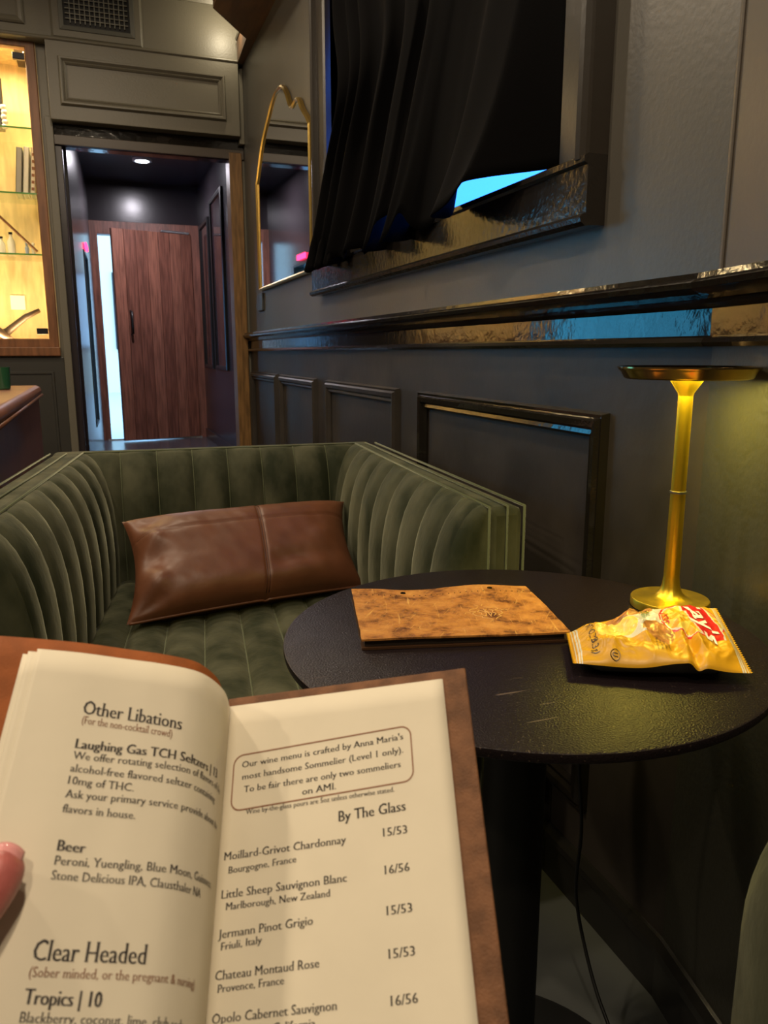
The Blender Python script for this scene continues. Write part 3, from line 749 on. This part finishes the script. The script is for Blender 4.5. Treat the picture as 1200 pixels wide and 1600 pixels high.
for x,y in ((-.55,-.48),(.58,-.48),(-.55,.22),(.58,.34)):
    obj('leg', lathe([(.014,0),(.022,.11)],12,AR(x,y,0)), M['black'], ac)

# ================================================================== brown leather bench at left
bn_ = thing('leather_bench', (-.6,3.0,0), 'high-backed russet leather bench at the far left below the lit cabinet', 'bench')
obj('bench_body', box(-.95,-.262,2.0,3.83,.04,.945), M['bench'], bn_, bevel=.02, smooth=40)
obj('top_pad', box(-.96,-.250,1.99,3.87,.935,.985), M['bench'], bn_, bevel=.022, smooth=40)
obj('piping', tube([(-.250,1.99,.942),(-.250,3.86,.942)],.006,6), M['bench'], bn_, smooth=True)
for x in (-.9,-.32):
    for y in (2.1,3.7): obj('leg', lathe([(.02,0),(.02,.04)],12,(x,y,0)), M['black'], bn_)
gg = thing('green_tumbler', (-.365,3.45,.985), 'dark green glass tumbler standing on the leather bench top at the left edge', 'glass')
obj('tumbler_wall', lathe([(.026,0),(.030,.004),(.034,.088),(.031,.088),(.027,.010),(0,.010)],24,(-.366,3.45,.9855)), M['green_glass'], gg, smooth=40)
obj('tumbler_foot', lathe([(0,0),(.027,0),(.027,.004),(0,.004)],24,(-.366,3.45,.9852)), M['green_glass'], gg, smooth=40)

# ================================================================== ROUND TABLE
TX, TY, TZ, TR = .493, .832, .770, .307
tb = thing('round_table', (TX,TY,0), 'round dark brown-black pedestal table with worn scratched top', 'table')
obj('tabletop', lathe([(0,-.012),(TR-.003,-.012),(TR-.001,-.010),(TR,-.004),(TR-.0006,-.001),(TR-.0025,0),(0,0)],128,(TX,TY,TZ)), M['table'], tb, smooth=30)
obj('top_plate', lathe([(0,0),(.10,0),(.10,.012),(0,.012)],32,(TX,TY,TZ-.024)), M['blackm'], tb, smooth=30)
obj('pedestal_column', lathe([(.042,.02),(.042,TZ-.024)],32,(TX,TY,0)), M['blackm'], tb, smooth=30)
obj('base_disc', lathe([(0,0),(.235,0),(.238,.006),(.225,.014),(.06,.024),(0,.024)],64,(TX,TY,0)), M['blackm'], tb, smooth=30)

# hanging cable
cbp = [(.70,.99,.752),(.715,1.00,.60),(.72,1.004,.45),(.722,.99,.33),(.72,.993,.21),(.72,.956,.12),(.72,.90,.05),(.73,.84,.006),(.80,.80,.006)]
cv = bpy.data.curves.new('c','CURVE')
ch = obj('hanging_cable', tube(catmull(cbp),.0032,8), M['cable'], smooth=True)
tag(ch, 'thin black cable hanging down behind the table to the floor', 'cable')

# ---- table lamp
LX, LY = .754, .857
lp = thing('table_lamp', (LX,LY,TZ), 'slim brass cordless table lamp with flat round tray shade, lit yellow', 'lamp')
c = (LX,LY,TZ)
obj('lamp_base', lathe([(0,0),(.0535,0),(.0545,.001),(.0545,.0115),(.0535,.013),(.030,.0135),(.022,.016),(.016,.022),(.0125,.032),(.0110,.045)],72,c), M['brass'], lp, smooth=35)
obj('lower_stem', lathe([(.0110,.045),(.0103,.166)],36,c), M['brass'], lp, smooth=35)
obj('stem_joint', lathe([(.0103,.166),(.0114,.1665),(.0114,.1695),(.0103,.170)],36,c), M['steel'], lp, smooth=35)
obj('upper_stem', lathe([(.0100,.170),(.0098,.302)],36,c), M['brass'], lp, smooth=35)
obj('stem_flare', lathe([(.0098,.302),(.0108,.306),(.016,.314),(.0215,.3225),(.0225,.3245)],48,c), M['brass'], lp, smooth=35)
obj('tray_shade', lathe([(.070,.3245),(.080,.3250),(.0835,.327),(.0875,.335),(.0910,.3375),(.0925,.3395),(.0925,.3415),(.0900,.342),(.086,.3395),(.080,.337),(0,.336)],96,c), M['brass_dark'], lp, smooth=35)
obj('light_diffuser', lathe([(.0225,.3255),(.070,.3255),(.070,.3300),(.0225,.3300)],64,c), M['led'], lp)

# ---- leather book on the table
bk = thing('leather_book', (.434,.913,TZ), 'tan distressed leather menu book lying closed on the round table', 'book')
ex = Vector((.264,-.066,0)).normalized(); ey = Vector((.066,.264,0)).normalized()
O0 = Vector((.281,.848,TZ))                  # near left corner
BWd, BDp = .265, .201
def bkm(u,v,z): return O0+ex*u+ey*v+Vector((0,0,z+.0005))
def slab(z0, z1, wave=0, du=0, nu=40, nv=24):
    def wv(u,v): return wave*(.5*math.exp(-((v-1)/.28)**2)*(math.sin(u*9.5+1.2))+.12*math.sin(u*6+v*3))
    V, F = [], []
    def ed(u,v): return .0012*noise.noise(Vector((u*9,v*9,2)))
    for z,s in ((z0,0),(z1,1)):
        for j in range(nv+1):
            for i in range(nu+1):
                u=i/nu; v=j/nv
                V.append(bkm(du+BWd*u+ed(u,v), BDp*v+ed(v,u+4), z+wv(u,v)))
    G = (nu+1)*(nv+1)
    for j in range(nv):
        for i in range(nu):
            a=j*(nu+1)+i; F.append((a+G,a+1+G,a+nu+2+G,a+nu+1+G)); F.append((a,a+nu+1,a+nu+2,a+1))
    for i in range(nu):
        F.append((i,i+1,i+1+G,i+G)); a=nv*(nu+1)+i; F.append((a+1,a,a+G,a+1+G))
    for j in range(nv):
        a=j*(nu+1); F.append((a+nu+1,a,a+G,a+nu+1+G)); b=a+nu; F.append((b,b+nu+1,b+nu+1+G,b+G))
    return V, F, wv
V,F,wv = slab(.0115,.0140,.0045); obj('front_cover', (V,F), M['book'], bk, smooth=35)
V,F,_ = slab(0,.0028,0); obj('back_cover', (V,F), mat('dark_brown_leather_back',(.06,.028,.012),.35), bk, smooth=35)
obj('page_block', mp(box(.004,BWd-.006,.006,BDp-.01,.0028,.0112), lambda x,y,z: bkm(x,y,z)), mat('dark_page_edges',(.035,.024,.016),.6), bk)
def bt(u,v,dz=0): return bkm(u,v,.0140+wv(u/BWd,v/BDp)+dz)
# punched stitch holes
for k in range(29):
    u = .012+k*(BWd-.024)/28; p = bt(u,.172,.0)
    if abs(u-.075) < .006 or abs(u-.205) < .006: continue
    obj('stitch_hole', lathe([(0,.0004),(.0010,.0003),(.0011,-.0005)],8,p), M['blackm'], bk)
for u,m in ((.075,M['blackm']),(.205,M['steel'])):
    p = bt(u,.184); h = obj('eyelet', lathe([(0,.0004),(.0022,.0004),(.0024,.0012),(.0036,.0012),(.0040,.0002)],20,p), mat('dark_eyelet_metal',(.05,.04,.03),.3,1) if m is M['blackm'] else M['brass_dark'], bk, smooth=40)
# embossed crest: ring of scrolls round interlaced strokes
ec = (.177,.083)
def strokes():
    out = []
    for s in (-1,1):
        out.append([(.004*s,.024),(.010*s,.018),(.018*s,.017),(.020*s,.010),(.014*s,.006),(.020*s,.001),(.019*s,-.008),(.012*s,-.012),(.013*s,-.018),(.006*s,-.022),(.002*s,-.028)])
        out.append([(.007*s,.012),(.011*s,.006),(.008*s,0),(.010*s,-.007),(.005*s,-.013)])
        out.append([(.022*s,.004),(.028*s,.006),(.031*s,.002)])
        out.append([(.002*s,.027),(.006*s,.033)])
    out.append([(-.007,.012),(-.002,.0),(-.007,-.014)]); out.append([(0,.015),(.001,0),(0,-.016)]); out.append([(.004,.013),(-.001,.005),(.005,-.003),(.001,-.012)])
    return out
for s in strokes():
    pts = []
    cp = catmull([(x,y,0) for x,y in s],5)
    for q in cp:
        a = .15; x = q.x*math.cos(a)-q.y*math.sin(a); y = q.x*math.sin(a)+q.y*math.cos(a)
        pts.append(bt(ec[0]+x, ec[1]+y, .0001))
    obj('embossed_line', tube(pts,.00075,5), mat('pale_embossed_leather',(.62,.36,.11),.4) if 'pale_embossed_leather' not in bpy.data.materials else bpy.data.materials['pale_embossed_leather'], bk, smooth=True)

# ================================================================== TEXT TOOLS
def text_raw(body, bold=0, serif=True):
    """built-in font turned into broad-nib lettering: thin horizontals, thicker stems, small x-height, short serifs"""
    cu_ = bpy.data.curves.new('t','FONT'); cu_.body = body; cu_.size = 1; cu_.resolution_u = 2
    cu_.offset = -.014 if serif else bold
    to = bpy.data.objects.new('t', cu_); C.objects.link(to)
    dg = bpy.context.evaluated_depsgraph_get()
    me = bpy.data.meshes.new_from_object(to.evaluated_get(dg))
    V = [(v.co.x, v.co.y) for v in me.vertices]; F = [tuple(p.vertices) for p in me.polygons]
    bpy.data.objects.remove(to); bpy.data.curves.remove(cu_); bpy.data.meshes.remove(me)
    if serif:
        cnt = {}
        for f in F:
            for i in range(len(f)):
                e = tuple(sorted((f[i],f[(i+1)%len(f)]))); cnt.setdefault(e, []).append(f)
        extra = []
        for e,fs in cnt.items():
            if len(fs) != 1: continue
            a = V[e[0]]; b = V[e[1]]; L_ = abs(a[0]-b[0])
            if abs(a[1]-b[1]) < .004 and .03 < L_ < .11:
                cy = sum(V[i][1] for i in fs[0])/len(fs[0]); d = 1 if cy > a[1] else -1
                m_ = (a[0]+b[0])/2; extra.append((m_-L_/2-.055, m_+L_/2+.055, a[1], a[1]+d*.030))
        nib = .026+bold*2.2; V0, F0 = V, F; V, F = [], []
        for k in (-1,0,1):
            n = len(V); V += [(x+k*nib,y) for x,y in V0]; F += [tuple(i+n for i in f) for f in F0]
        for x0,x1,y0,y1 in extra:
            n = len(V); V += [(x0,y0),(x1,y0),(x1,y1),(x0,y1)]; F.append((n,n+1,n+2,n+3) if y1 > y0 else (n+3,n+2,n+1,n))
        XH = .50
        V = [(x, y*.86 if y < XH else XH*.86+(y-XH)*1.25) for x,y in V]
    x0 = min(v[0] for v in V); x1 = max(v[0] for v in V)
    V = [((x-x0)/(x1-x0), y) for x,y in V]
    return V, F
def put_text(body, fn, a, b, size, m, parent, bold=0, name='printed_line', serif=True):
    """fn(x,y)->3D; a,b baseline ends in surface coords (v downwards)"""
    V, F = text_raw(body, bold, serif)
    dx, dy = b[0]-a[0], b[1]-a[1]; s = 1 if dx > 0 else -1
    out = [fn(a[0]+dx*x, a[1]+dy*x-y*size) for x,y in V]
    if fn_flip.get(fn, False): F = [f[::-1] for f in F]
    return obj(name, (out,F), m, parent)
fn_flip = {}

# ================================================================== HELD MENU
MO = Vector((0.06398343,0.4699364,0.90196166)); Mr = Vector((0.88897726,-0.42155922,0.1789057)).normalized()
MU = Vector((0.21506995,0.72922069,0.64960149)).normalized(); Mn = Mr.cross(MU).normalized()
if Mn.z < 0: Mn = -Mn
mn = thing('held_menu', tuple(MO-MU*.11), 'open leather-covered wine menu held up in the foreground, cream pages in two columns', 'menu')
PR = [(0,0),(.005,.019),(.0067,.0331),(.0046,.0495),(-.001,.0608),(-.0154,.0735),(-.0303,.0835),(-.0504,.0973),(-.0709,.1085),(-.090,.1178),(-.112,.1275)]
prc = catmull([(a,b,0) for a,b in PR], 12)
arc = [0]
for i in range(1,len(prc)): arc.append(arc[-1]+(prc[i]-prc[i-1]).length)
def prof_at(s):
    s = max(0,min(arc[-1]-1e-6,s)); 
    lo = 0; hi = len(arc)-1
    while hi-lo > 1:
        mid = (lo+hi)//2
        if arc[mid] <= s: lo = mid
        else: hi = mid
    t = (s-arc[lo])/(arc[hi]-arc[lo]); p = prc[lo].lerp(prc[hi], t); d = (prc[hi]-prc[lo]).normalized()
    return p, Vector((d.y,-d.x))          # point, normal to the reader side
def left(s, v, h=0):
    p, nn = prof_at(s); return MO+Mr*(p.x+nn.x*h)+Mn*(p.y+nn.y*h)-MU*v
def right(u, v, h=0): return MO+Mr*u+Mn*h-MU*v
p_, nn_ = prof_at(.13)
PH = .217
def sheet(fn, s0, s1, v0, v1, h, nu=40, nv=16, rnd=.003):
    def f(a,b):
        return fn(s0+(s1-s0)*a, v0+(v1-v0)*b, h)
    g = grid(nu, nv, f)
    return (g[0], [q[::-1] for q in g[1]]) if fn is right else g
lsh = [(.1475,0,.0012),(.1520,.0015,.0004),(.1545,.0030,-.0003)]
for k,(e,vo,h) in enumerate(lsh):
    obj('left_page', sheet(left, 0.001, e, vo, PH+vo, h, 60), M['paper'], mn, smooth=True, solid=.0003)
for k,h in enumerate((.0012,.0007)):
    obj('right_page', sheet(right, .0006, .1406+k*.0006, -.0020, PH, h, 20), M['paper'], mn, smooth=True, solid=.0003)
# cover: left part follows the curl, right part is flat
def cov_left(s, v, h=0): return left(s, v, h)
VL0 = -.0085
obj('left_cover', sheet(left, 0, .170, VL0, PH+.008, -.0035, 60), M['cover_in'], mn, smooth=True, solid=.003)
obj('right_cover', sheet(right, -.001, .1560, VL0, PH+.008, -.0006, 20), M['cover_r'], mn, smooth=True, solid=.0035, bevel=.0008)
# frame text to the page surfaces
LT = lambda s,v: left(s, v, .00145)
RT = lambda u,v: right(u, v, .00145)
ink, inkb = M['ink'], M['ink_brown']
def R_(body, a, b, size, bold=0, m=None): put_text(body, RT, a, b, size, m or ink, mn, bold)
def L_(body, a, b, size, bold=0, m=None):
    put_text(body, LT, a, b, size, m or ink, mn, bold)
R_("Our wine menu is crafted by Anna Maria's", (.0123,.0395), (.1139,.0338), .0060)
R_("most handsome Sommelier (Level 1 only).", (.0128,.0470), (.1134,.0420), .0060)
R_("To be fair there are only two sommeliers", (.0145,.0548), (.1113,.0504), .0060)
R_("on AMI.", (.051,.0601), (.0718,.0590), .0060)
R_("Wine by-the-glass pours are 5oz unless otherwise stated.", (.0165,.0678), (.1066,.0643), .0046)
R_("By The Glass", (.0731,.0778), (.1127,.0755), .0092, .004)
rows = [("Moillard-Grivot Chardonnay","Bourgogne, France","15/53",.0924,.0898,.0774,.0997,.0972,.0083,.0483,.0885),
        ("Little Sheep Sauvignon Blanc","Marlborough, New Zealand","16/56",.1125,.1099,.0774,.1185,.1166,.0082,.0679,.1082),
        ("Jermann Pinot Grigio","Friuli, Italy","15/53",.1323,.1295,.0583,.1380,.1362,.0069,.0302,.1284),
        ("Chateau Montaud Rose","Provence, France","15/53",.1518,.1497,.0619,.1575,.1559,.0068,.0430,.1486),
        ("Opolo Cabernet Sauvignon","Paso Robles, California","16/56",.1710,.1690,.0712,.1772,.1755,.0068,.0600,.1692)]
for a,b,p,v0,v1,ue,w0,w1,bu0,bu1,pv in rows:
    R_(a, (.0050,v0), (ue,v1), .0068, .001)
    R_(b, (bu0,w0), (bu1,w1), .0058, .002)
    R_(p, (.0986,pv), (.1127,pv-.0006), .0068)
# rounded brown box round the note
def rbox(u0,u1,v0,v1,r,w_,skew):
    pts = []
    for cx_,cy_,a0 in ((u1-r,v1-r,0),(u0+r,v1-r,90),(u0+r,v0+r,180),(u1-r,v0+r,270)):
        for k in range(7):
            a = math.radians(a0+k*15); pts.append((cx_,cy_,math.cos(a),math.sin(a)))
    V, F = [], []; n = len(pts)
    for cx_,cy_,c_,s_ in pts:
        for q in (r-w_/2, r+w_/2):
            u = cx_+c_*q; v = cy_+s_*q; V.append(RT(u, v+skew*(u-u0)))
    for i in range(n):
        j = (i+1)%n; F.append((2*i,2*i+1,2*j+1,2*j))
    return V, F
obj('printed_border', rbox(.0070,.1185,.0318,.0652,.006,.0008,-.055), inkb, mn)
L_("Other Libations", (.1180,.0350), (.0649,.0373), .0118, .004)
L_("(For the non-cocktail crowd)", (.1175,.0404), (.0697,.0425), .0066, 0, inkb)
L_("Laughing Gas TCH Seltzers | 13", (.1184,.0538), (.0300,.0545), .0078, .010)
L_("We offer rotating selection of flavors of the", (.1184,.0595), (.0200,.0605), .0062)
L_("alcohol-free flavored seltzer containing", (.1184,.0660), (.0303,.0685), .0062)
L_("10mg of THC.", (.1184,.0722), (.0858,.0735), .0062)
L_("Ask your primary service provide about the", (.1184,.0790), (.0205,.0805), .0062)
L_("flavors in house.", (.1184,.0862), (.0831,.0872), .0062)
L_("Beer", (.1172,.1040), (.1040,.1045), .0078, .010)
L_("Peroni, Yuengling, Blue Moon, Guinness,", (.1172,.1103), (.0240,.1116), .0064)
L_("Stone Delicious IPA, Clausthaler NA", (.1172,.1168), (.0380,.1188), .0064)
L_("Clear Headed", (.1184,.1500), (.0688,.1512), .0130, .004)
L_("(Sober minded, or the pregnant & nursing)", (.1184,.1562), (.0360,.1588), .0062, 0, inkb)
L_("Tropics | 10", (.1184,.1664), (.0858,.1679), .0092, .012)
L_("Blackberry, coconut, lime, club soda", (.1184,.1730), (.0429,.1760), .0062)

# ================================================================== BAG OF CHIPS
bag = thing('chip_bag', (.61,.71,TZ), 'crumpled yellow single-serve potato chip bag lying in front of the brass lamp', 'chip bag')
cA = Vector((.532,.780,.785)); cB = Vector((.482,.690,.787)); cC = Vector((.742,.758,.800)); cD = Vector((.650,.604,.785))
def bag_top(s, t):
    base = (cA*(1-t)+cB*t)*(1-s)+(cC*(1-t)+cD*t)*s
    # waist: the middle swells away from and towards the viewer
    sw = math.sin(PI*s)
    dt = (cB-cA).lerp(cD-cC, s)
    base = base+dt*(t-.5)*.10*sw
    env = (max(0,1-abs(2*s-1)**3.0))**.8*(max(0,1-abs(2*t-1)**2.6))**.62
    h = .027*env*(1.05-.25*s*t)
    e = min(1,8*min(s,1-s))*min(1,5*t)*min(1,5*(1-t))
    e *= 1-.6*math.exp(-((s-.83)/.13)**4)*math.exp(-((t-.40)/.34)**4)
    q = Vector((s*4.2,t*3.0,5.3))
    rdg = 1-2*abs(noise.noise(q)); r2 = 1-2*abs(noise.noise(q*2.3+Vector((3,1,0)))); r3 = 1-2*abs(noise.noise(q*4.7))
    h += e*(.010*(rdg-.6)+.0042*(r2-.6)+.0012*(r3-.6))
    # two folds pulling down to the near edge
    h += -.012*math.exp(-(((s-.70)/.035)**2))*math.exp(-((t-.80)/.25)**2)
    h += .008*math.exp(-(((s-.655)/.03)**2))*math.exp(-((t-.72)/.22)**2)
    h += -.009*math.exp(-(((s-.30-.2*(t-.5))/.06)**2))*math.exp(-((t-.42)/.25)**2)
    h += .010*math.exp(-((s-.62)/.18)**2)*t**5
    z = max(.773, base.z+h)
    return Vector((base.x, base.y, z))
def bag_bot(s, t):
    p = bag_top(s,t); e = min(1,6*min(s,1-s))*min(1,4*t)*min(1,4*(1-t))
    rim = (cA.z*(1-t)+cB.z*t)*(1-s)+(cC.z*(1-t)+cD.z*t)*s
    return Vector((p.x,p.y, max(.7712, p.z*(1-min(1,e*1.5))+.7708*min(1,e*1.5)) if e > 0 else p.z))
NS, NT = 220, 150
V = [bag_top(i/NS, j/NT) for j in range(NT+1) for i in range(NS+1)]
F = []; MI = []
by = mat('yellow_foil_film', (.62,.32,.006), .42, bump=.12, bscale=70, bdist=.002)
bmats = [by, mat('red_printed_film',(.62,.012,.012),.3), mat('white_printed_film',(.62,.60,.50),.3),
         mat('pale_sun_printed_film',(.80,.58,.10),.28), mat('potato_brown_printed_film',(.45,.20,.05),.35,var=.4,vscale=60), mat('chip_yellow_printed_film',(.85,.62,.12),.3,var=.2,vscale=80),
         mat('lemon_printed_film',(.95,.86,.05),.3)]
def bag_col(s, t):
    # s: bottom seal -> top seal ; t: reading direction
    if s < .045 or s > .955: 
        return 2 if int((s if s < .5 else 1-s)/.0075)%2 else 0
    # red ribbon with white rim near the top seal
    c = .745+.10*(t-.45)**2*4
    if .10 < t < .66:
        w_ = .066+.02*math.sin((t-.1)/.56*PI)
        cc = .80+.10*(t-.12)
        if abs(s-cc) < w_: return 1
        if abs(s-cc) < w_+.012: return 2
    # sun disc
    d = math.hypot((s-.76)*1.35, (t-.38)*.95)
    if d < .26:
        return 3 if int((math.atan2(t-.38,s-.80)+PI)*14/PI)%2 else 0
    if d < .272: return 2
    if d < .285: return 1
    # potatoes and chip picture
    if math.hypot((s-.36)/.17,(t-.20)/.16) < 1: return 4
    if math.hypot((s-.52)/.10,(t-.62)/.14) < 1: return 4
    if math.hypot((s-.27)/.13,(t-.50)/.17) < 1: return 5
    if .20 < s < .60 and .06 < t < .70: return 2 if math.hypot((s-.45)/.22,(t-.40)/.38) < 1 else 0
    return 0
for j in range(NT):
    for i in range(NS):
        a = j*(NS+1)+i; F.append((a,a+NS+1,a+NS+2,a+1)); MI.append(bag_col((i+.5)/NS,(j+.5)/NT))
obj('bag_front', (V,F,MI), bmats, bag, smooth=True)
V2,F2 = grid(60,40,bag_bot)
bb = mat('grey_back_print_film', (.20,.20,.19), .35, coat=.2)
obj('bag_back', (V2,F2), bb, bag, smooth=True)
# serrated seal teeth
def seal(s, c0, c1, sgn):
    V,F=[],[]
    n=34; d=(c1-c0); out = (Vector((c0.x,c0.y,0))-Vector((.615,.72,0))).normalized()
    out = Vector((-(d.y),d.x,0)).normalized()*sgn
    for k in range(n):
        a=c0+d*(k/n); b=c0+d*((k+1)/n); m=(a+b)/2+out*.0028
        i=len(V); V+=[a,b,m,a+Vector((0,0,-.0006)),b+Vector((0,0,-.0006)),m+Vector((0,0,-.0006))]; F+=[(i,i+1,i+2),(i+5,i+4,i+3),(i,i+2,i+5,i+3),(i+1,i+4,i+5,i+2)]
    return V,F
obj('seal_teeth', seal(0,cA,cB,-1 if (Vector((-(cB-cA).y,(cB-cA).x,0))).x > 0 else 1), by, bag)
obj('seal_teeth', seal(1,cC,cD,1 if (Vector((-(cD-cC).y,(cD-cC).x,0))).x > 0 else -1), by, bag)
def on_bag(h=.0007):
    def f(a, b):       # a along t (reading), b along -s ; caller passes (t, -s)
        s = -b; e = .004
        p = bag_top(s, a); n_ = (bag_top(min(1,s+e),a)-p).cross(bag_top(s,min(1,a+e))-p)
        n_ = n_.normalized()
        if n_.z < 0: n_ = -n_
        return p+n_*h
    return f
def bag_text(body, t0, t1, s, size, m, bold=0, s1=None, h=.0007, name='printed_mark', serif=False):
    # baseline at s (letters grow towards larger s); surface coords a=t, b=-s, put_text subtracts y*size from b => s grows
    return put_text(body, on_bag(h), (t0,-s), (t1,-(s if s1 is None else s1)), size, m, bag, bold, name, serif)
wf = mat('white_lettering_film',(.9,.88,.8),.3); dk = mat('dark_print_film',(.05,.03,.01),.4)
bag_text("Lay's", .17, .72, .745, .150, wf, .022, .800, .0010, 'brand_lettering')
bag_text("Classic", .24, .50, .565, .085, mat('red_lettering_film',(.55,.02,.02),.3), .0)
bag_text("NET WT. 1 OZ. (28.3 g)", .12, .90, .085, .055, dk, .004, .110)
bag_text("U", .925, .955, .215, .045, dk, .01, None)
ringp = [on_bag(.0010)(.940+.038*math.cos(2*PI*k/24), -(.232+.026*math.sin(2*PI*k/24))) for k in range(24)]
obj('kosher_ring', tube(ringp,.00045,4,True), dk, bag)
for k,tx in enumerate(("Potatoes, Vegetable Oil,", "Sunflower and/or Canola", "Oil, and Salt. No Artificial", "Flavors, 160 calories")):
    bag_text(tx, .74, .90, .545-k*.022, .020, dk)
bag_text("REAL", .20, .36, .470, .040, mat('green_lettering_film',(.10,.25,.02),.4)); bag_text("POTATOES", .18, .38, .440, .034, bpy.data.materials['green_lettering_film'])

# ================================================================== HAND holding the menu (only the thumb tip is in view)
person = thing('person', tuple(left(.2,.25,-.05)), 'person holding the open menu, only the thumb tip in view at the left edge', 'person')
def chain(name, pts, rad, m, sub=2):
    me = bpy.data.meshes.new(name); me.from_pydata([tuple(p) for p in pts], [(i,i+1) for i in range(len(pts)-1)], [])
    return me
hv, he, hr = [], [], []
def addp(p, r, link=None):
    hv.append(tuple(p)); hr.append(r); i = len(hv)-1
    if link is not None: he.append((link,i))
    return i
def HP(s,v,h):
    v = v-.010
    s = s-.0045
    return left(min(s,.16),v,h)+((left(.16,v,0)-left(.15,v,0))*((s-.16)/.01) if s > .16 else Vector((0,0,0)))
wrist = addp(HP(.235,.315,.030), .026)
palm = addp(HP(.215,.255,.004), .030, wrist)
palm2 = addp(HP(.200,.205,-.022), .026, palm)
# thumb: leaves the side of the palm, crosses over the page edge
th0 = addp(HP(.192,.228,.018), .018, palm)
th1 = addp(HP(.170,.190,.022), .0130, th0)
th2 = addp(HP(.1535,.156,.0180), .0112, th1)
th3 = addp(HP(.1440,.132,.0135), .0125, th2)
th4 = addp(HP(.1395,.1165,.0118), .0100, th3)
# four fingers behind the cover
for k,(v0,ln_,ss) in enumerate(((.150,.075,.185),(.172,.082,.188),(.194,.078,.192),(.214,.062,.197))):
    k0 = addp(HP(ss,v0,-.026), .0100, palm2)
    k1 = addp(HP(ss-ln_*.42,v0-.010,-.028), .0088, k0)
    k2 = addp(HP(ss-ln_*.75,v0-.014,-.0200), .0080, k1)
    k3 = addp(HP(ss-ln_,v0-.016,-.0165), .0068, k2)
me = bpy.data.meshes.new('hand'); me.from_pydata(hv, he, []); me.materials.append(M['skin'])
hand = bpy.data.objects.new('hand', me); C.objects.link(hand)
sm = hand.modifiers.new('skin','SKIN'); sm.use_smooth_shade = True
me.skin_vertices
for i,sv in enumerate(me.skin_vertices[0].data):
    sv.radius = (hr[i],hr[i]); sv.use_root = (i == 0)
sb_ = hand.modifiers.new('sub','SUBSURF'); sb_.levels = 2; sb_.render_levels = 3
hand.parent = person; hand.matrix_parent_inverse = person.matrix_basis.inverted()
bpy.context.view_layer.update(); hand.matrix_parent_inverse = person.matrix_world.inverted()
# thumbnail
a_ = HP(.1440,.132,.0135); b_ = HP(.1385,.1120,.0118); ax = (b_-a_).normalized(); pn2 = prof_at(.14)[1]; up_ = (Mr*pn2.x+Mn*pn2.y); up_ = (up_-ax*up_.dot(ax)).normalized(); sd = ax.cross(up_)
def nail(u,v):
    th = (u-.5)*1.9; L2 = -.004+.0150*v
    r = .0096*(1-.18*(v**4)); tip = .0026*math.cos(th)*v**2
    return a_+ax*(L2+tip+.003)+sd*(r*math.sin(th))+up_*(r*math.cos(th)*1.02-.0004-.0016*v*v)
obj('thumbnail', grid(10,10,nail), M['nail'], person, smooth=True, solid=.0005)
sl = obj('sleeve', tube([HP(.235,.300,.024),HP(.262,.36,.05),HP(.30,.44,.09)],[.036,.044,.055],20), M['sleeve'], person, smooth=45)
bpy.context.view_layer.update()
